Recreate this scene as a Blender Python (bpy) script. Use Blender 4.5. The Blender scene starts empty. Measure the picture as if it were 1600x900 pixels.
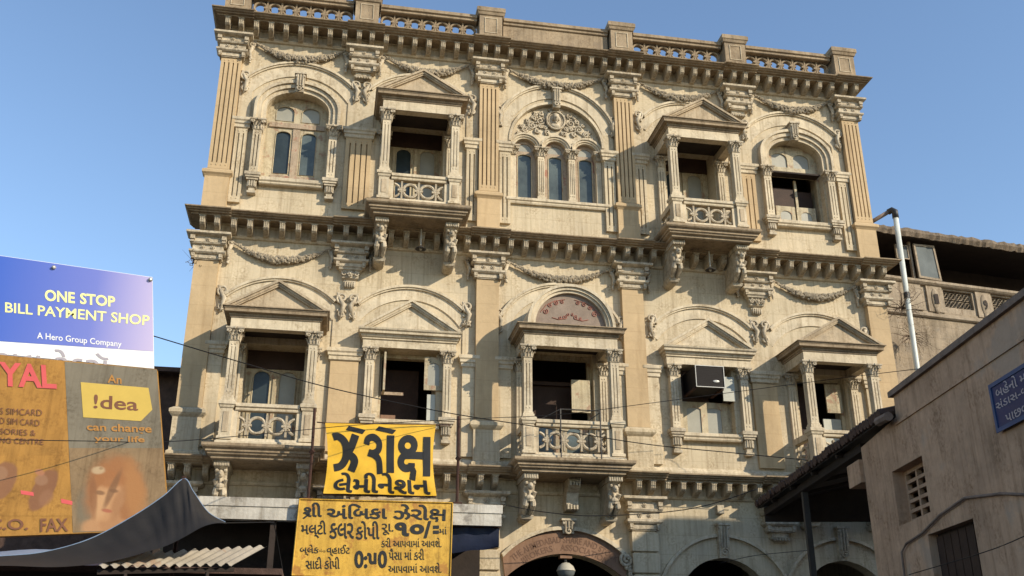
import bpy, math, random
from mathutils import Vector, Matrix
from mathutils.geometry import tessellate_polygon
random.seed(7)
PI = math.pi
R = math.radians
scene = bpy.context.scene
COL = scene.collection

# ------------------------------------------------------------------ camera, sky, sun, exposure
CAM = Vector((-4.6387, -19.6405, 1.6))
PITCH, YAW, ROLL, FPX = 0.3854, 0.1808, -0.0012, 1563.27
fw = Vector((math.sin(YAW) * math.cos(PITCH), math.cos(YAW) * math.cos(PITCH), math.sin(PITCH)))
r0 = Vector((math.cos(YAW), -math.sin(YAW), 0)); u0 = r0.cross(fw)
rt = r0 * math.cos(ROLL) + u0 * math.sin(ROLL); up = -r0 * math.sin(ROLL) + u0 * math.cos(ROLL)
cd = bpy.data.cameras.new('camera'); cam = bpy.data.objects.new('camera', cd); COL.objects.link(cam)
cd.sensor_width = 36; cd.lens = FPX / 1600 * 36; cd.clip_end = 3000
cam.matrix_world = Matrix(((rt.x, up.x, -fw.x, CAM.x), (rt.y, up.y, -fw.y, CAM.y), (rt.z, up.z, -fw.z, CAM.z), (0, 0, 0, 1)))
scene.camera = cam
SUND = Vector((-1.12, 1.0, -0.73)).normalized()          # the way the sunlight travels
w = bpy.data.worlds.new('World'); scene.world = w; w.use_nodes = True
nt = w.node_tree; sky = nt.nodes.new('ShaderNodeTexSky'); sky.sky_type = 'NISHITA'; sky.sun_disc = False
sky.sun_elevation = math.asin(-SUND.z); sky.sun_rotation = math.atan2(-SUND.x, -SUND.y)
sky.air_density = 1.05; sky.dust_density = 0.12; sky.ozone_density = 2.2
nt.links.new(sky.outputs[0], nt.nodes['Background'].inputs[0]); nt.nodes['Background'].inputs[1].default_value = 0.15
sd = bpy.data.lights.new('sun', 'SUN'); sd.energy = 4.1; sd.angle = R(0.5); sd.color = (1.0, 0.88, 0.69)
sun = bpy.data.objects.new('sun', sd); COL.objects.link(sun); sun.location = (12, -20, 25)
sun.rotation_euler = SUND.to_track_quat('-Z', 'Y').to_euler()
vs = scene.view_settings; vs.view_transform = 'Standard'; vs.look = 'None'; vs.gamma = 1; vs.exposure = 0.58

def ray(px, py): return (fw * FPX + rt * (px - 800) + up * (450 - py))
def at(px, py, Y):
    d = ray(px, py); return CAM + d * ((Y - CAM.y) / d.y)

# ------------------------------------------------------------------ materials
MATS = {}
def mat(name, col, var=.18, rough=.85, streak=0., joint=None, bump=.15, scale=3., patch=None, patch_amt=.5, metallic=0., spec=.3, patch_scale=2.):
    m = bpy.data.materials.new(name); m.use_nodes = True; MATS[name] = m
    t = m.node_tree; N = t.nodes; L = t.links; b = N['Principled BSDF']
    b.inputs['Roughness'].default_value = rough; b.inputs['Metallic'].default_value = metallic
    b.inputs['Specular IOR Level'].default_value = spec
    tc = N.new('ShaderNodeTexCoord')
    def noise(sc, detail=5, mapscale=None):
        n = N.new('ShaderNodeTexNoise'); n.inputs['Scale'].default_value = sc; n.inputs['Detail'].default_value = detail; n.inputs['Roughness'].default_value = .62
        if mapscale:
            mp = N.new('ShaderNodeMapping'); mp.inputs['Scale'].default_value = mapscale
            L.new(tc.outputs['Object'], mp.inputs[0]); L.new(mp.outputs[0], n.inputs['Vector'])
        else: L.new(tc.outputs['Object'], n.inputs['Vector'])
        return n
    def ramp(src, a, b_):
        q = N.new('ShaderNodeMapRange'); q.inputs[1].default_value = a; q.inputs[2].default_value = b_; L.new(src, q.inputs[0]); return q.outputs[0]
    def mix(fac, a, b_, blend='MIX'):
        x = N.new('ShaderNodeMix'); x.data_type = 'RGBA'; x.blend_type = blend
        if isinstance(fac, float): x.inputs[0].default_value = fac
        else: L.new(fac, x.inputs[0])
        for i, s in ((6, a), (7, b_)):
            if isinstance(s, tuple): x.inputs[i].default_value = s + (1,)
            else: L.new(s, x.inputs[i])
        return x.outputs[2]
    lo = tuple(c * (1 - var) for c in col); hi = tuple(min(1, c * (1 + var * .8)) for c in col)
    n1 = noise(scale); c = mix(ramp(n1.outputs[0], .3, .7), lo, hi)
    n2 = noise(scale * 9, 6); c = mix(ramp(n2.outputs[0], .25, .75), mix(1.0, c, (1 - var * .7,) * 3, 'MULTIPLY'), c)
    if streak:
        n3 = noise(1.0, 6, (5, 5, .55)); c = mix(ramp(n3.outputs[0], .52, .78), c, mix(1.0, c, tuple(x * (1 - streak) for x in (1, .95, .88)), 'MULTIPLY'))
    if streak > .3:
        n5 = noise(1.0, 7, (15, 15, .5)); c = mix(ramp(n5.outputs[0], .50, .76), c, mix(1.0, c, (.66, .62, .57), 'MULTIPLY'))
        n6 = noise(2.6, 8); n7 = noise(21., 4)
        mg = N.new('ShaderNodeMath'); mg.operation = 'MULTIPLY'; L.new(ramp(n6.outputs[0], .46, .62), mg.inputs[0]); L.new(ramp(n7.outputs[0], .42, .62), mg.inputs[1])
        c = mix(mg.outputs[0], c, mix(1.0, c, (.66, .62, .57), 'MULTIPLY'))
    if patch:
        n4 = noise(patch_scale, 7); f = ramp(n4.outputs[0], .56, .62)
        mm = N.new('ShaderNodeMath'); mm.operation = 'MULTIPLY'; mm.inputs[1].default_value = patch_amt; L.new(f, mm.inputs[0])
        c = mix(mm.outputs[0], c, patch)
    hgt = n2.outputs[0]
    if joint:
        br = N.new('ShaderNodeTexBrick'); mp = N.new('ShaderNodeMapping'); mp.inputs['Rotation'].default_value = (R(90), 0, 0)
        L.new(tc.outputs['Object'], mp.inputs[0]); L.new(mp.outputs[0], br.inputs['Vector'])
        br.inputs['Scale'].default_value = 1; br.inputs['Brick Width'].default_value = joint[0]; br.inputs['Row Height'].default_value = joint[1]
        br.inputs['Mortar Size'].default_value = .007; br.inputs['Mortar Smooth'].default_value = .3
        br.inputs['Color1'].default_value = (1, 1, 1, 1); br.inputs['Color2'].default_value = (.9, .9, .88, 1); br.inputs['Mortar'].default_value = (.62, .58, .52, 1)
        c = mix(joint[2], c, mix(1.0, c, br.outputs[0], 'MULTIPLY'))
    L.new(c, b.inputs['Base Color'])
    if bump:
        bp = N.new('ShaderNodeBump'); bp.inputs['Strength'].default_value = bump; bp.inputs['Distance'].default_value = .02
        L.new(hgt, bp.inputs['Height']); L.new(bp.outputs[0], b.inputs['Normal'])
    return m
def flat(name, col, rough=.6, metallic=0., spec=.4, emit=0):
    m = bpy.data.materials.new(name); m.use_nodes = True; b = m.node_tree.nodes['Principled BSDF']; MATS[name] = m
    b.inputs['Base Color'].default_value = col + (1,); b.inputs['Roughness'].default_value = rough; b.inputs['Metallic'].default_value = metallic
    b.inputs['Specular IOR Level'].default_value = spec
    return m
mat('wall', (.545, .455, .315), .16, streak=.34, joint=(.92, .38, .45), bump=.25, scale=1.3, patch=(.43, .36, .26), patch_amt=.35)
mat('tan', (.47, .345, .20), .13, streak=.25, joint=(4., .42, .35), bump=.2, scale=1.7)
mat('trim', (.56, .475, .34), .18, streak=.35, bump=.25, scale=2.2, patch=(.36, .30, .22), patch_amt=.4)
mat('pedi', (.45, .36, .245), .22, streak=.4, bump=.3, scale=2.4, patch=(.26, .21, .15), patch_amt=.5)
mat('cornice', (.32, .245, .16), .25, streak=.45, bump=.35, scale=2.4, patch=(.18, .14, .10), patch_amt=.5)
mat('swag', (.36, .30, .215), .35, bump=.5, scale=9., patch=(.15, .12, .085), patch_amt=.6, patch_scale=12.)
mat('carve', (.51, .435, .32), .3, streak=.34, bump=.45, scale=7., patch=(.22, .18, .13), patch_amt=.45, patch_scale=9.)
mat('brownband', (.23, .135, .085), .2, streak=.3, bump=.2, scale=3.)
mat('brownletter', (.15, .085, .055), .2, bump=.2)
mat('tymp_red', (.24, .185, .145), .2, bump=.2, scale=4)
mat('red_letter', (.31, .14, .105), .25, bump=.1)
mat('wood_cream', (.47, .40, .27), .2, rough=.7, streak=.5, bump=.3, scale=4, patch=(.25, .12, .075), patch_amt=.6, patch_scale=5.)
mat('wood_peel', (.40, .31, .22), .2, rough=.75, streak=.5, bump=.4, scale=4, patch=(.26, .105, .07), patch_amt=.8, patch_scale=4.)
mat('wood_brown', (.045, .024, .016), .3, rough=.7, bump=.2, scale=4)
mat('panel_grey', (.42, .42, .36), .12, rough=.5, bump=.05)
mat('pane_dull', (.15, .165, .165), .2, rough=.9, bump=.05, spec=.05)
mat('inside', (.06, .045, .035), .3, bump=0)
mat('plaster', (.52, .335, .215), .3, streak=.45, bump=.6, scale=.9, patch=(.34, .255, .19), patch_amt=.75, patch_scale=.9)
mat('plaster_edge', (.22, .16, .125), .3, streak=.3, bump=.4, scale=5)
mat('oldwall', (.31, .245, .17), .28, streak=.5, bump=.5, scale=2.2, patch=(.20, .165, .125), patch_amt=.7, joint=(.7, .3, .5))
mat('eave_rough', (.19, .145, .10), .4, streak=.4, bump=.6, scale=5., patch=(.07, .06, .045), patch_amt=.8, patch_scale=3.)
mat('oldstone', (.33, .265, .19), .25, streak=.4, bump=.4, scale=4)
mat('rooftile', (.10, .06, .045), .35, bump=.5, scale=6)
mat('darkwood', (.035, .025, .02), .3, bump=.2)  # timber; also the shade-dark canopy ceilings, old soffit and shed gable
mat('whitewash', (.50, .47, .41), .2, streak=.5, bump=.4, scale=2., patch=(.20, .18, .155), patch_amt=.75, patch_scale=2.6)
mat('rust', (.055, .024, .016), .4, rough=.8, bump=.3, scale=12)
mat('iron', (.05, .045, .04), .3, rough=.6, bump=.1)
mat('pipe_pvc', (.55, .57, .52), .12, rough=.45, bump=.05)
mat('pipe_black', (.04, .04, .04), .2, rough=.5)
mat('sign_yellow', (.62, .37, .055), .16, rough=.5, streak=.34, bump=.15, scale=2.5, patch=(.30, .11, .03), patch_amt=.6, patch_scale=3.3)
mat('cloth_yellow', (.70, .40, .014), .14, rough=.38, bump=.05, scale=3., spec=.5)
flat('paint_black', (.012, .012, .012), .55)
mat('cloth_black', (.016, .014, .012), .3, rough=.4, bump=.05)
mat('orange_print', (.40, .20, .042), .18, rough=.5, streak=.36, bump=.15, scale=1.5)
mat('grey_print', (.20, .17, .12), .16, rough=.5, streak=.36, bump=.05, scale=1.5)
mat('yellow_print', (.56, .39, .085), .06, rough=.5, bump=0)
mat('red_print', (.60, .10, .095), .08, rough=.5, bump=0)
mat('brown_print', (.20, .085, .045), .2, rough=.5, bump=0)
mat('orange_dim', (.42, .20, .05), .12, rough=.5, bump=0)
mat('skin_print', (.42, .235, .115), .12, rough=.5, bump=0, scale=5)
mat('hair_print', (.31, .15, .065), .25, rough=.5, bump=0, scale=6)
mat('dim_print', (.27, .175, .09), .15, rough=.5, bump=0)
mat('shade_print', (.27, .20, .13), .15, rough=.5, bump=0)
flat('white_print', (.80, .80, .78), .4)
flat('lemon_print', (.85, .80, .34), .4)
flat('greytext_print', (.36, .33, .36), .4)
mat('tent_cloth', (.022, .019, .017), .2, rough=.75, bump=.1, scale=3)
mat('blue_tarp', (.20, .27, .38), .12, rough=.45, bump=.1)
mat('navy_tarp', (.014, .02, .045), .2, rough=.5, bump=.1)
mat('tin', (.33, .29, .23), .2, rough=.55, bump=.2, scale=3, patch=(.25, .14, .08), patch_amt=.5)
mat('road', (.055, .052, .05), .25, rough=.9, bump=.4, scale=3)
mat('earth', (.16, .13, .10), .25, rough=.95, bump=.4, scale=.7)
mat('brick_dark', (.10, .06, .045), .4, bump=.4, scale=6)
mat('sign_blue', (.012, .026, .10), .15, rough=.45, bump=.05)
mat('sign_blue_edge', (.03, .07, .17), .15, rough=.45, bump=.05)
flat('silver', (.36, .35, .32), .4, .4)
flat('ac_dark', (.014, .011, .010), .7, 0, .2)
mat('lampwhite', (.42, .39, .32), .1, rough=.4, bump=0)
mat('twig', (.09, .055, .035), .3, bump=0)
mat('leafdry', (.10, .075, .035), .4, bump=0)
mat('wire', (.012, .011, .011), .2, rough=.6, bump=0)
mat('dwall', (.30, .25, .20), .2, streak=.3, bump=.3)
def glassmat(name, col, rough):
    m = flat(name, col, rough, 0, .8); return m
mat('glass', (.085, .105, .10), .4, rough=.25, bump=.08, scale=1.3, spec=.45)
mat('glass_dark', (.03, .04, .042), .4, rough=.25, bump=.08, scale=1.3, spec=.4)
mat('glass_frost', (.30, .29, .24), .12, rough=.4, bump=0)
# blue print of the banner: colour runs from deep blue to lilac across the sheet
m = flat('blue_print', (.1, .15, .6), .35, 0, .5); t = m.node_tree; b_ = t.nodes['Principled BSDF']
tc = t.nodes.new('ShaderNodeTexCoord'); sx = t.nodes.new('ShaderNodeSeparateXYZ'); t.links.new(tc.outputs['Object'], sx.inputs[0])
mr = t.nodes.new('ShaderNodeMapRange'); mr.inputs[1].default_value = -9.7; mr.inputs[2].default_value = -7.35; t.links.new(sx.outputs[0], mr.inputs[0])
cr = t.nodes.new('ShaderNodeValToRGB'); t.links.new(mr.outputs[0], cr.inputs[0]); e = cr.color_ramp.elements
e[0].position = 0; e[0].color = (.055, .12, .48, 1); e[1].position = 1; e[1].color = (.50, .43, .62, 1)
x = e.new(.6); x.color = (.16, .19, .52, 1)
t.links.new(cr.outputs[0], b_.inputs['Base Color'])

# ------------------------------------------------------------------ mesh builder
class B:
    def __init__(s): s.v = []; s.f = []
    def add(s, vs, fs):
        n = len(s.v); s.v += [tuple(v) for v in vs]; s.f += [tuple(i + n for i in f) for f in fs]; return s
    def box(s, x0, x1, y0, y1, z0, z1):
        return s.add([(x0, y0, z0), (x1, y0, z0), (x1, y1, z0), (x0, y1, z0), (x0, y0, z1), (x1, y0, z1), (x1, y1, z1), (x0, y1, z1)],
                     [(0, 3, 2, 1), (4, 5, 6, 7), (0, 1, 5, 4), (1, 2, 6, 5), (2, 3, 7, 6), (3, 0, 4, 7)])
    def stack(s, x0, x1, yf, yb, secs, l=1, r=1, back=0):
        vs = []
        for o, z in secs:
            vs += [(x0 - o * l, yf - o, z), (x1 + o * r, yf - o, z), (x1 + o * r, yb + o * back, z), (x0 - o * l, yb + o * back, z)]
        fs = [(0, 3, 2, 1)]; n = len(secs)
        for i in range(n - 1):
            a = 4 * i
            for k in range(4): fs.append((a + k, a + (k + 1) % 4, a + 4 + (k + 1) % 4, a + 4 + k))
        a = 4 * (n - 1); fs.append((a, a + 1, a + 2, a + 3)); return s.add(vs, fs)
    def prism(s, polys, y0, y1):
        pts = [p for q in polys for p in q]; n = len(pts)
        tr = tessellate_polygon([[Vector((p[0], p[1], 0)) for p in q] for q in polys])
        vs = [(p[0], y0, p[1]) for p in pts] + [(p[0], y1, p[1]) for p in pts]; fs = []
        for a, b, c in tr: fs += [(a, b, c), (a + n, c + n, b + n)]
        k = 0
        for q in polys:
            m = len(q)
            for i in range(m): j = (i + 1) % m; fs.append((k + i, k + j, k + j + n, k + i + n))
            k += m
        return s.add(vs, fs)
    def extr(s, prof, x0, x1):                       # prof in (y, z), extruded along x
        n = len(prof); tr = tessellate_polygon([[Vector((p[0], p[1], 0)) for p in prof]])
        vs = [(x0, p[0], p[1]) for p in prof] + [(x1, p[0], p[1]) for p in prof]; fs = []
        for a, b, c in tr: fs += [(a, b, c), (a + n, c + n, b + n)]
        for i in range(n): j = (i + 1) % n; fs.append((i, j, j + n, i + n))
        return s.add(vs, fs)
    def tube(s, path, rad, n=6, closed=False):
        P = [Vector(p) for p in path]; k = len(P); vs = []; fs = []
        for i, p in enumerate(P):
            a = P[(i - 1) % k] if (closed or i) else P[0]; b = P[(i + 1) % k] if (closed or i < k - 1) else P[-1]
            d = (b - a); d = d.normalized() if d.length else Vector((0, 0, 1))
            h = Vector((0, 1, 0)) if abs(d.y) < .95 else Vector((1, 0, 0))
            e1 = d.cross(h).normalized(); e2 = d.cross(e1)
            rr = rad[i] if isinstance(rad, (list, tuple)) else rad
            for j in range(n):
                t = 2 * PI * j / n; vs.append(p + (e1 * math.cos(t) + e2 * math.sin(t)) * rr)
        for i in range(k if closed else k - 1):
            for j in range(n):
                a = i * n + j; b = i * n + (j + 1) % n; c = ((i + 1) % k) * n; fs.append((a, b, c + (j + 1) % n, c + j))
        if not closed: fs += [tuple(range(n - 1, -1, -1)), tuple((k - 1) * n + j for j in range(n))]
        return s.add(vs, fs)
    def ball(s, c, r, seg=8, rings=5):
        if not isinstance(r, tuple): r = (r, r, r)
        vs = [(c[0], c[1], c[2] + r[2])]; fs = []
        for i in range(1, rings):
            a = PI * i / rings
            for j in range(seg):
                t = 2 * PI * j / seg; vs.append((c[0] + r[0] * math.sin(a) * math.cos(t), c[1] + r[1] * math.sin(a) * math.sin(t), c[2] + r[2] * math.cos(a)))
        vs.append((c[0], c[1], c[2] - r[2])); n = len(vs) - 1
        for j in range(seg):
            fs.append((0, 1 + j, 1 + (j + 1) % seg)); fs.append((n, n - seg + (j + 1) % seg, n - seg + j))
        for i in range(rings - 2):
            for j in range(seg):
                a = 1 + i * seg; fs.append((a + j, a + seg + j, a + seg + (j + 1) % seg, a + (j + 1) % seg))
        return s.add(vs, fs)
    def lathe(s, c, prof, seg=14):                   # prof (r, z) about a vertical axis
        vs = []; fs = []; n = len(prof)
        for r_, z in prof:
            for j in range(seg): t = 2 * PI * j / seg; vs.append((c[0] + r_ * math.cos(t), c[1] + r_ * math.sin(t), c[2] + z))
        for i in range(n - 1):
            for j in range(seg): fs.append((i * seg + j, i * seg + (j + 1) % seg, (i + 1) * seg + (j + 1) % seg, (i + 1) * seg + j))
        return s.add(vs, fs)
    def mirror(s): s.v = [(-x, y, z) for x, y, z in s.v]; s.f = [f[::-1] for f in s.f]; return s
    def obj(s, name, m, parent=None, smooth=False, loc=None):
        me = bpy.data.meshes.new(name); me.from_pydata(s.v, [], s.f); me.update()
        import bmesh
        bm = bmesh.new(); bm.from_mesh(me); bmesh.ops.recalc_face_normals(bm, faces=bm.faces); bm.to_mesh(me); bm.free()
        me.materials.append(MATS[m])
        if smooth: me.shade_smooth()
        return link(name, me, parent, loc)
def link(name, me, parent=None, loc=None):
    o = bpy.data.objects.new(name, me); COL.objects.link(o)
    if parent: o.parent = parent
    if loc: o.location = loc
    return o
def empty(name, loc=(0, 0, 0)):
    o = bpy.data.objects.new(name, None); COL.objects.link(o); o.location = loc; o.empty_display_size = .2; return o
def tag(o, label, cat, group=None, kind=None):
    if label: o['label'] = label
    if cat: o['category'] = cat
    if group: o['group'] = group
    if kind: o['kind'] = kind
    return o
def arc(cx, cz, rx, rz, a0, a1, n=20):
    return [(cx + rx * math.cos(R(a0 + (a1 - a0) * i / n)), cz + rz * math.sin(R(a0 + (a1 - a0) * i / n))) for i in range(n + 1)]
def archpoly(cx, hw, z0, zs, rise, n=18):            # opening: flat sill, jambs, elliptic head
    return [(cx + hw, z0)] + arc(cx, zs, hw, rise, 0, 180, n) + [(cx - hw, z0)]
def band(outer, inner):                              # two open curves of points -> one closed outline
    return outer + inner[::-1]
def spiral(cx, cz, r0_, r1, a0, turns, y, n=22):
    return [(cx + (r0_ + (r1 - r0_) * i / n) * math.cos(R(a0) + turns * 2 * PI * i / n), y, cz + (r0_ + (r1 - r0_) * i / n) * math.sin(R(a0) + turns * 2 * PI * i / n)) for i in range(n + 1)]

# ------------------------------------------------------------------ the setting
o = B().box(-150, 150, -150, 150, -.6, -.012).obj('ground', 'earth'); o['kind'] = 'structure'
o = B().box(-60, 60, -24, -2.6, -.011, 0).obj('road', 'road'); o['kind'] = 'structure'
o = B().box(-60, 60, -2.6, .2, -.010, .13).obj('pavement', 'dwall'); o['kind'] = 'structure'

# ------------------------------------------------------------------ the ornate building
HB = empty('ornate_building'); tag(HB, 'ornate three storey cream stone building with pilasters, garlands and pedimented balconies', 'building')
XL, XR = -7.62, 7.62
BX = 5.87; WX = 3.21      # outer bays, inner bays
FLOOR = [0, 5.75, 10.75, 15.7]
# shell behind the facade
B().box(XL, XL + .3, .36, 9, .13, 15.5).obj('side_wall', 'wall', HB)
B().box(XR - .3, XR, .36, 9, .13, 15.5).obj('side_wall', 'wall', HB)
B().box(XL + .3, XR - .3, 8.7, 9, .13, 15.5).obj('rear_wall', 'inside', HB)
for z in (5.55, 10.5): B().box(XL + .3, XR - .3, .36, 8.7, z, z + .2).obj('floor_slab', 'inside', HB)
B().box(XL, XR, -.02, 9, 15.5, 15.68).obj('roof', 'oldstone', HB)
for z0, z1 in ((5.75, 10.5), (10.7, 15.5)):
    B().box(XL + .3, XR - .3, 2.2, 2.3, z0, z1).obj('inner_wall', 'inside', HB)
# openings
UPO = {}; 
def seg_arc(cx, hw, zc, rr, n=20):                   # points of circle centre (cx,zc) radius rr between +-hw, right to left
    a = math.degrees(math.acos(hw / rr)); return arc(cx, zc, rr, rr, a, 180 - a, n)
# ground storey wall
holes = [[(1.2, .13)] + seg_arc(0, 1.2, 2.39, 1.75) + [(-1.2, .13)]]
for s in (-1, 1):
    for c in (3.27, 5.87): holes.append(archpoly(s * c, 1.0, .13, 3.13, 1.0))
for q in holes: q[0] = (q[0][0], .2); q[-1] = (q[-1][0], .2)
B().prism([[(XL, .13), (XR, .13), (XR, 5.7), (XL, 5.7)]] + holes, 0, .36).obj('ground_storey_wall', 'wall', HB)
# first storey wall
holes = [[(c - .58, 5.95 if abs(c) != WX else 6.62), (c + .58, 5.95 if abs(c) != WX else 6.62), (c + .58, 8.12), (c - .58, 8.12)] for c in (-BX, -WX, 0, WX, BX)]
holes[2] = [(-.7, 5.95), (.7, 5.95), (.7, 8.3), (-.7, 8.3)]
B().prism([[(XL, 5.7), (XR, 5.7), (XR, 10.7), (XL, 10.7)]] + holes, 0, .62).obj('middle_storey_wall', 'wall', HB)
# second storey wall
holes = [archpoly(-BX, .68, 11.8, 13.56, .46), [(-WX - .6, 11.12), (-WX + .6, 11.12), (-WX + .6, 13.55), (-WX - .6, 13.55)],
         archpoly(0, 1.07, 11.86, 13.33, 1.07, 28),
         [(WX - .6, 11.12), (WX + .6, 11.12), (WX + .6, 13.55), (WX - .6, 13.55)], archpoly(BX, .68, 11.8, 13.56, .46)]
B().prism([[(XL, 10.7), (XR, 10.7), (XR, 15.5), (XL, 15.5)]] + holes, 0, .62).obj('top_storey_wall', 'wall', HB)

PIL = [-7.4, -1.6, 1.6, 7.4]; PEND = [-4.5, 4.5]; ALLP = sorted(PIL + PEND)
# ---- cornices with modillions
def modillion_mesh():
    b = B(); D = .345; H = .235
    prof = [(0, 0), (0, H), (-D, H), (-D - .012, H * .92), (-D, H * .78), (-D * .97, H * .45), (-D * .86, H * .30), (-D * .55, H * .14), (-D * .36, 0)]
    b.extr(prof, -.055, .055)
    for i in (-1, 0, 1):
        x = i * .034; b.extr([(p[0] * 1.05 - .006, p[1]) for p in prof[2:]] + [(-D * .2, .01), (-D * .2, H)], x - .011, x + .011)
    b.box(-.07, .07, -D - .03, 0, H, H + .022)
    me = b.obj('tmp', 'carve'); m_ = me.data; bpy.data.objects.remove(me); return m_
MOD = modillion_mesh()
def cornice(sw, zs, ztop, name, xl, xr, skip):
    """sw: soffit at the wall (modillion tops); zs: lower edge of the crown; ztop: its top"""
    h = ztop - zs
    prof = [(.02, sw), (.40, zs), (.40, zs + .24 * h), (.47, zs + .28 * h), (.47, zs + .46 * h), (.52, zs + .52 * h), (.54, zs + .70 * h), (.58, zs + .80 * h), (.585, ztop)]
    cuts = [(p - .42, p + .42) for p in ALLP]
    cuts[0] = (xl + .08, cuts[0][1]); cuts[-1] = (cuts[-1][0], xr - .08)
    b = B(); x = None
    for i, (a, c) in enumerate(cuts):                # breaks forward over every pilaster
        b.stack(a, c, -.07, .3, prof, l=.60 if i == 0 else .0, r=.60 if i == len(cuts) - 1 else .0)
        if x is not None: b.stack(x, a, 0, .3, prof, l=0, r=0)
        x = c
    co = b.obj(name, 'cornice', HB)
    b = B(); x = None                                # bed mould and fillet under the modillions
    for i, (a, c) in enumerate(cuts):
        b.stack(a, c, -.06, .3, [(.0, sw - .30), (.02, sw - .29), (.02, sw - .04), (.06, sw - .03), (.06, sw + .02)], l=1 if i == 0 else 0, r=1 if i == len(cuts) - 1 else 0)
        if x is not None: b.stack(x, a, 0, .3, [(.015, sw - .30), (.05, sw - .29), (.08, sw - .25), (.08, sw - .23), (.03, sw - .22), (.03, sw - .04), (.07, sw - .03), (.07, sw + .02)], l=0, r=0)
        x = c
    b.obj('bed_mould', 'trim', HB)
    xs = []
    for p in ALLP: xs += [(p - .145, -.08), (p + .145, -.08)]
    for i in range(5):
        a, c = ALLP[i] + .145, ALLP[i + 1] - .145; n = 8 if i != 2 else 9
        xs += [(a + (c - a) * k / n, -.03) for k in range(1, n)]
    for x, y in sorted(xs):
        if any(abs(x - c) < hw for c, hw in skip): continue
        link('modillion', MOD, co, (x, y, sw - .258))
    return co
cornice(15.59, 15.59, 15.70, 'top_cornice', XL, XR, [])
cornice(10.675, 10.675, 10.79, 'middle_cornice', XL, XR, [])
cornice(5.57, 5.57, 5.705, 'lower_cornice', XL, XR, [(s * BX, 1.0) for s in (-1, 1)] + [(0, 1.15)])

# ---- parapet
ZP0, ZP1 = 15.69, 16.56
for p in ALLP:
    b = B(); b.stack(p - .27, p + .27, -.30, .25, [(.05, ZP0), (.05, ZP0 + .22), (.0, ZP0 + .25), (.0, 16.50), (.03, 16.52), (.05, 16.58), (.07, 16.60), (.07, 16.70), (.03, 16.74)], back=1)
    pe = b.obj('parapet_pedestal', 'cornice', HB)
    b = B(); 
    for a in ((p - .15, p - .135), (p + .135, p + .15)): b.box(a[0], a[1], -.315, -.299, 16.02, 16.44)
    b.box(p - .135, p + .135, -.313, -.299, 16.425, 16.44); b.box(p - .135, p + .135, -.313, -.299, 16.02, 16.035)
    b.obj('panel_moulding', 'trim', pe)
def ring_mesh(r_, w, d, name, m_='carve'):
    b = B(); n = 20; vs = []; fs = []
    for i in range(n):
        t = 2 * PI * i / n
        for rr, y in ((r_ - w, -d), (r_, -d - .012), (r_ + w, -d), (r_ + w, d), (r_ - w, d)): vs.append((rr * math.cos(t), y, rr * math.sin(t)))
    for i in range(n):
        j = (i + 1) % n
        for k in range(5): fs.append((i * 5 + k, i * 5 + (k + 1) % 5, j * 5 + (k + 1) % 5, j * 5 + k))
    b.add(vs, fs); o = b.obj(name, m_); me = o.data; bpy.data.objects.remove(o); return me
def node_mesh(h, w, d, m_='carve'):
    b = B(); b.box(-w, w, -d - .014, d, -h, h); b.box(-.085, .085, -d - .02, d + .004, -.022, .022)
    b.box(-.05, .05, -d - .017, d + .002, -.05, -.028); b.box(-.05, .05, -d - .017, d + .002, .028, .05)
    o = b.obj('tmp', m_); me = o.data; bpy.data.objects.remove(o); return me
RING_P = ring_mesh(.142, .022, .05, 'ring', 'cornice'); NODE_P = node_mesh(.19, .02, .05, 'cornice')
for i in range(5):
    a, c = ALLP[i] + .32, ALLP[i + 1] - .32; n = 7
    b = B(); b.stack(a, c, -.17, .13, [(.02, ZP0), (.02, 15.98), (0, 16.0)], l=0, r=0, back=1); b.obj('parapet_base', 'cornice', HB)
    if i == 2:
        b = B(); b.box(a, c, -.15, .11, 16.0, 16.40); pa = b.obj('parapet_panel', 'cornice', HB)
    else:
        pa = None
    b = B(); b.stack(a, c, -.17, .13, [(.0, 16.385), (.02, 16.40), (.02, 16.45), (.06, 16.47), (.06, 16.55), (.02, 16.57)], l=0, r=0, back=1); ra = b.obj('parapet_rail', 'cornice', HB)
    if i != 2:
        step = (c - a) / n; zc = 16.192
        for k in range(n):
            link('ring', RING_P, ra, (a + step * (k + .5), -.02, zc))
            if k: link('baluster', NODE_P, ra, (a + step * k, -.02, zc))

# ---- pilasters
def fluted(b, x0, x1, yf, yb, z0, z1, n, g=.03, dp=.055):
    """vertical shaft with n grooves"""
    w_ = x1 - x0; pts = [(x0, yb), (x0, yf)]; st = w_ / (n + .6)
    for i in range(n):
        c = x0 + st * (i + .8); pts += [(c - g / 2, yf), (c - g / 4, yf + dp), (c + g / 4, yf + dp), (c + g / 2, yf)]
    pts += [(x1, yf), (x1, yb)]
    zz0, zz1 = z0 + .14, z1 - .12; m_ = len(pts)
    tr = [(x, y, zz0) for x, y in pts] + [(x, y, zz1) for x, y in pts]
    b.add(tr, [(i, (i + 1) % m_, (i + 1) % m_ + m_, i + m_) for i in range(m_)])
    b.box(x0, x1, yf, yb, z0, zz0); b.box(x0, x1, yf, yb, zz1, z1)
    for i in range(n):
        c = x0 + st * (i + .8)
        for z in (z0 + .09, z1 - .07): b.ball((c, yf + .004, z), .018, 6, 4)
    return b
def rosette(b, x, y, z, r_):
    b.ball((x, y, z), (r_ * .45, r_ * .5, r_ * .45), 6, 4)
    for k in range(6):
        t = k * PI / 3; b.ball((x + math.cos(t) * r_ * .62, y + .004, z + math.sin(t) * r_ * .62), (r_ * .34, r_ * .28, r_ * .34), 5, 4)
def mesh_only(b, m_, smooth=False):
    o_ = b.obj('tmp', m_, None, smooth); me = o_.data; bpy.data.objects.remove(o_); return me
_b = B(); rosette(_b, 0, 0, 0, .055); ROS = mesh_only(_b, 'carve', True)
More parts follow.
